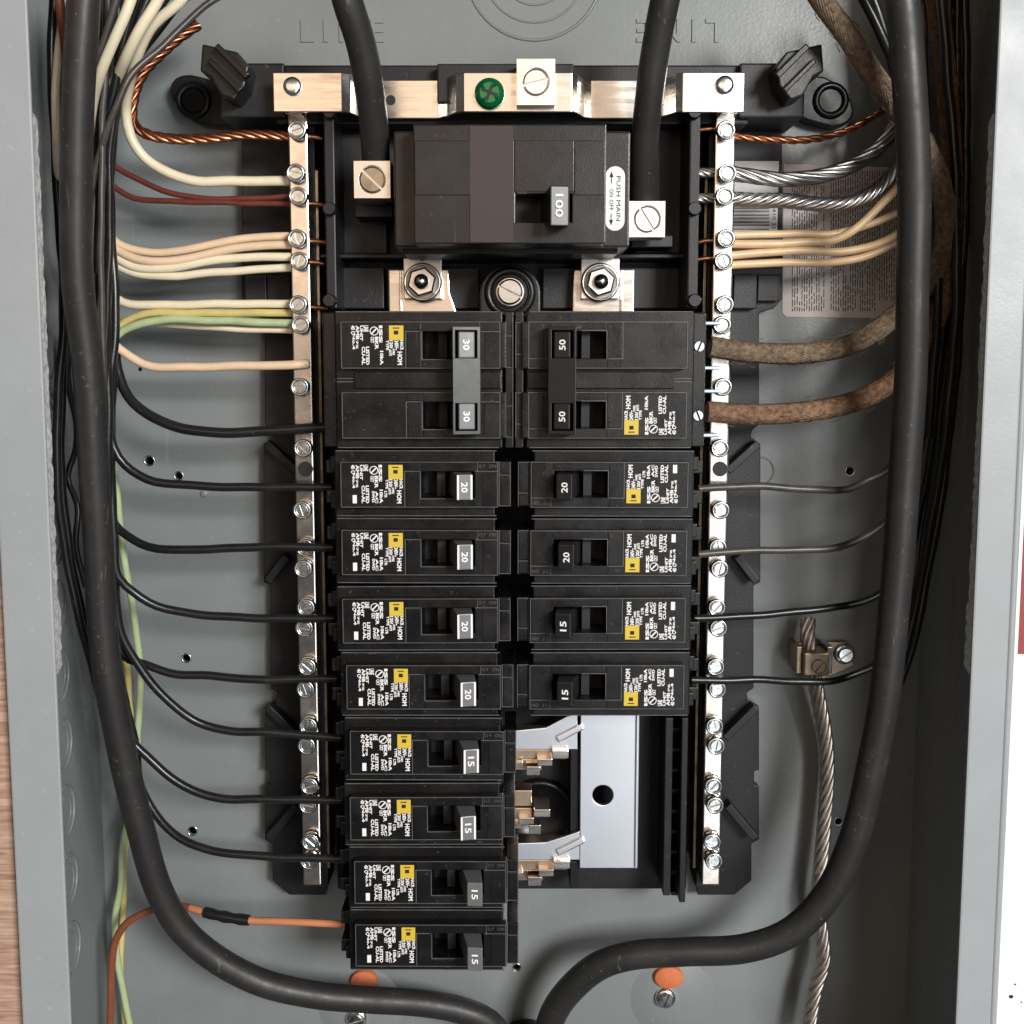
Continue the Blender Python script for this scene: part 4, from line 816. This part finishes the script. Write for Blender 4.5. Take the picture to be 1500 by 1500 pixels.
braid('upper thick rough brown conductor looping from the top into the double breaker', [(1180, -40, 70), (1203, 0, 70), (1240, 50, 69), (1280, 110, 68), (1318, 165, 66), (1355, 215, 62), (1378, 270, 58), (1386, 330, 54), (1374, 390, 50), (1345, 430, 48), (1305, 468, 47), (1272, 492, 46), (1232, 509, 46), (1172, 518, 47), (1100, 516, 48), (1040, 508, 49)], 4.0, 'braid_olive')
braid('lower thick rough brown conductor into the double breaker', [(1366, -40, 50), (1380, 60, 48), (1392, 200, 46), (1394, 330, 46), (1384, 430, 46), (1352, 505, 46), (1312, 553, 46), (1280, 576, 46), (1240, 592, 46), (1180, 603, 47), (1100, 607, 48), (1036, 603, 49)], 4.0, 'braid_rust')
for lab, pts, m_ in (('greyish wire from the topmost single breaker of the right column', [(1022, 716), (1060, 714), (1120, 713), (1200, 717), (1246, 715), (1270, 704), (1300, 688), (1330, 640), (1352, 540), (1362, 400), (1358, 200), (1350, -30)], 'wire_lit_grey'),
                     ('greyish wire from the second single breaker of the right column', [(1022, 812), (1060, 809), (1120, 806), (1212, 803), (1248, 795), (1290, 772), (1325, 730), (1350, 640), (1372, 480), (1382, 250), (1376, -30)], 'wire_lit_grey'),
                     ('black wire from the third single breaker of the right column', [(1016, 906), (1060, 904), (1120, 900), (1200, 893), (1252, 885), (1290, 868), (1325, 830), (1350, 740), (1374, 560), (1392, 300), (1390, -30)], 'wire_black'),
                     ('black wire from the lowest single breaker of the right column', [(1012, 996), (1060, 997), (1120, 996), (1165, 998), (1215, 997), (1250, 988), (1292, 968), (1325, 920), (1346, 840), (1374, 640), (1400, 380), (1402, -30)], 'wire_black')):
    n = len(pts) - 1; wire('branch_wire', lab, [(u, v, 49 - 12 * min(1, k / 5) + (14 * max(0, (k - 6)) / n)) for k, (u, v) in enumerate(pts)], 1.5, m_, group='black wires on the right')
for lab, px, r in (('outermost black wire along the right wall', [(1412, -30, 40), (1415, 200, 40), (1408, 420, 42), (1390, 640, 44), (1366, 800, 46), (1340, 930, 48), (1318, 1000, 46)], 1.9),
                   ('black wire along the right wall just inside the outermost one', [(1376, -30, 60), (1392, 150, 58), (1402, 330, 56), (1396, 520, 54), (1378, 680, 52), (1352, 830, 50), (1326, 950, 48)], 1.9),
                   ('black wire crossing behind the top of the thick right cable', [(1250, -30, 70), (1285, 40, 68), (1320, 110, 64), (1350, 190, 58), (1368, 300, 52), (1372, 460, 50), (1360, 640, 48)], 1.9),
                   ('black wire left of the top of the thick right cable', [(1268, -30, 58), (1290, 30, 56), (1308, 100, 52), (1330, 170, 48), (1348, 280, 44)], 1.8)):
    wire('bundle_wire', lab, px, r, 'wire_black')
wire('neutral_wire', 'tan wire peeking out between black wires at the top right', [(1258, -20, 42), (1275, 15, 42), (1290, 35, 42), (1306, 62, 42), (1322, 100, 40)], 1.8, 'wire_tan')
# bare ground wire
stranded('ground_conductor', 'bare stranded ground wire hanging from the ground lug down to the bottom', [(1184, 906, 12), (1183, 930, 14), (1187, 960, 15), (1193, 995, 15), (1200, 1030, 14), (1209, 1080, 13), (1212, 1130, 13), (1208, 1200, 14), (1202, 1270, 15), (1198, 1320, 16), (1205, 1380, 17), (1206, 1410, 17), (1194, 1450, 17), (1184, 1510, 17)], 2.2, 1.15, 6, 34, 'ground_strand', step=2)
# cable entry at the bottom centre
x, z = P(772, 1548, 10); org = (x, z, 8); o = thing('cable_fitting', 'dark cable fitting where both thick cables leave at the bottom', 'fitting', *org)
ss('collar', MB().lathe(x, z, [(13, 1), (13, 9), (11, 11), (9, 9), (8, 4)], 30), 'black_plastic'); ss('ring', MB().torus(x + 6, z - 1, 14, 5, .9, 24), 'brass')
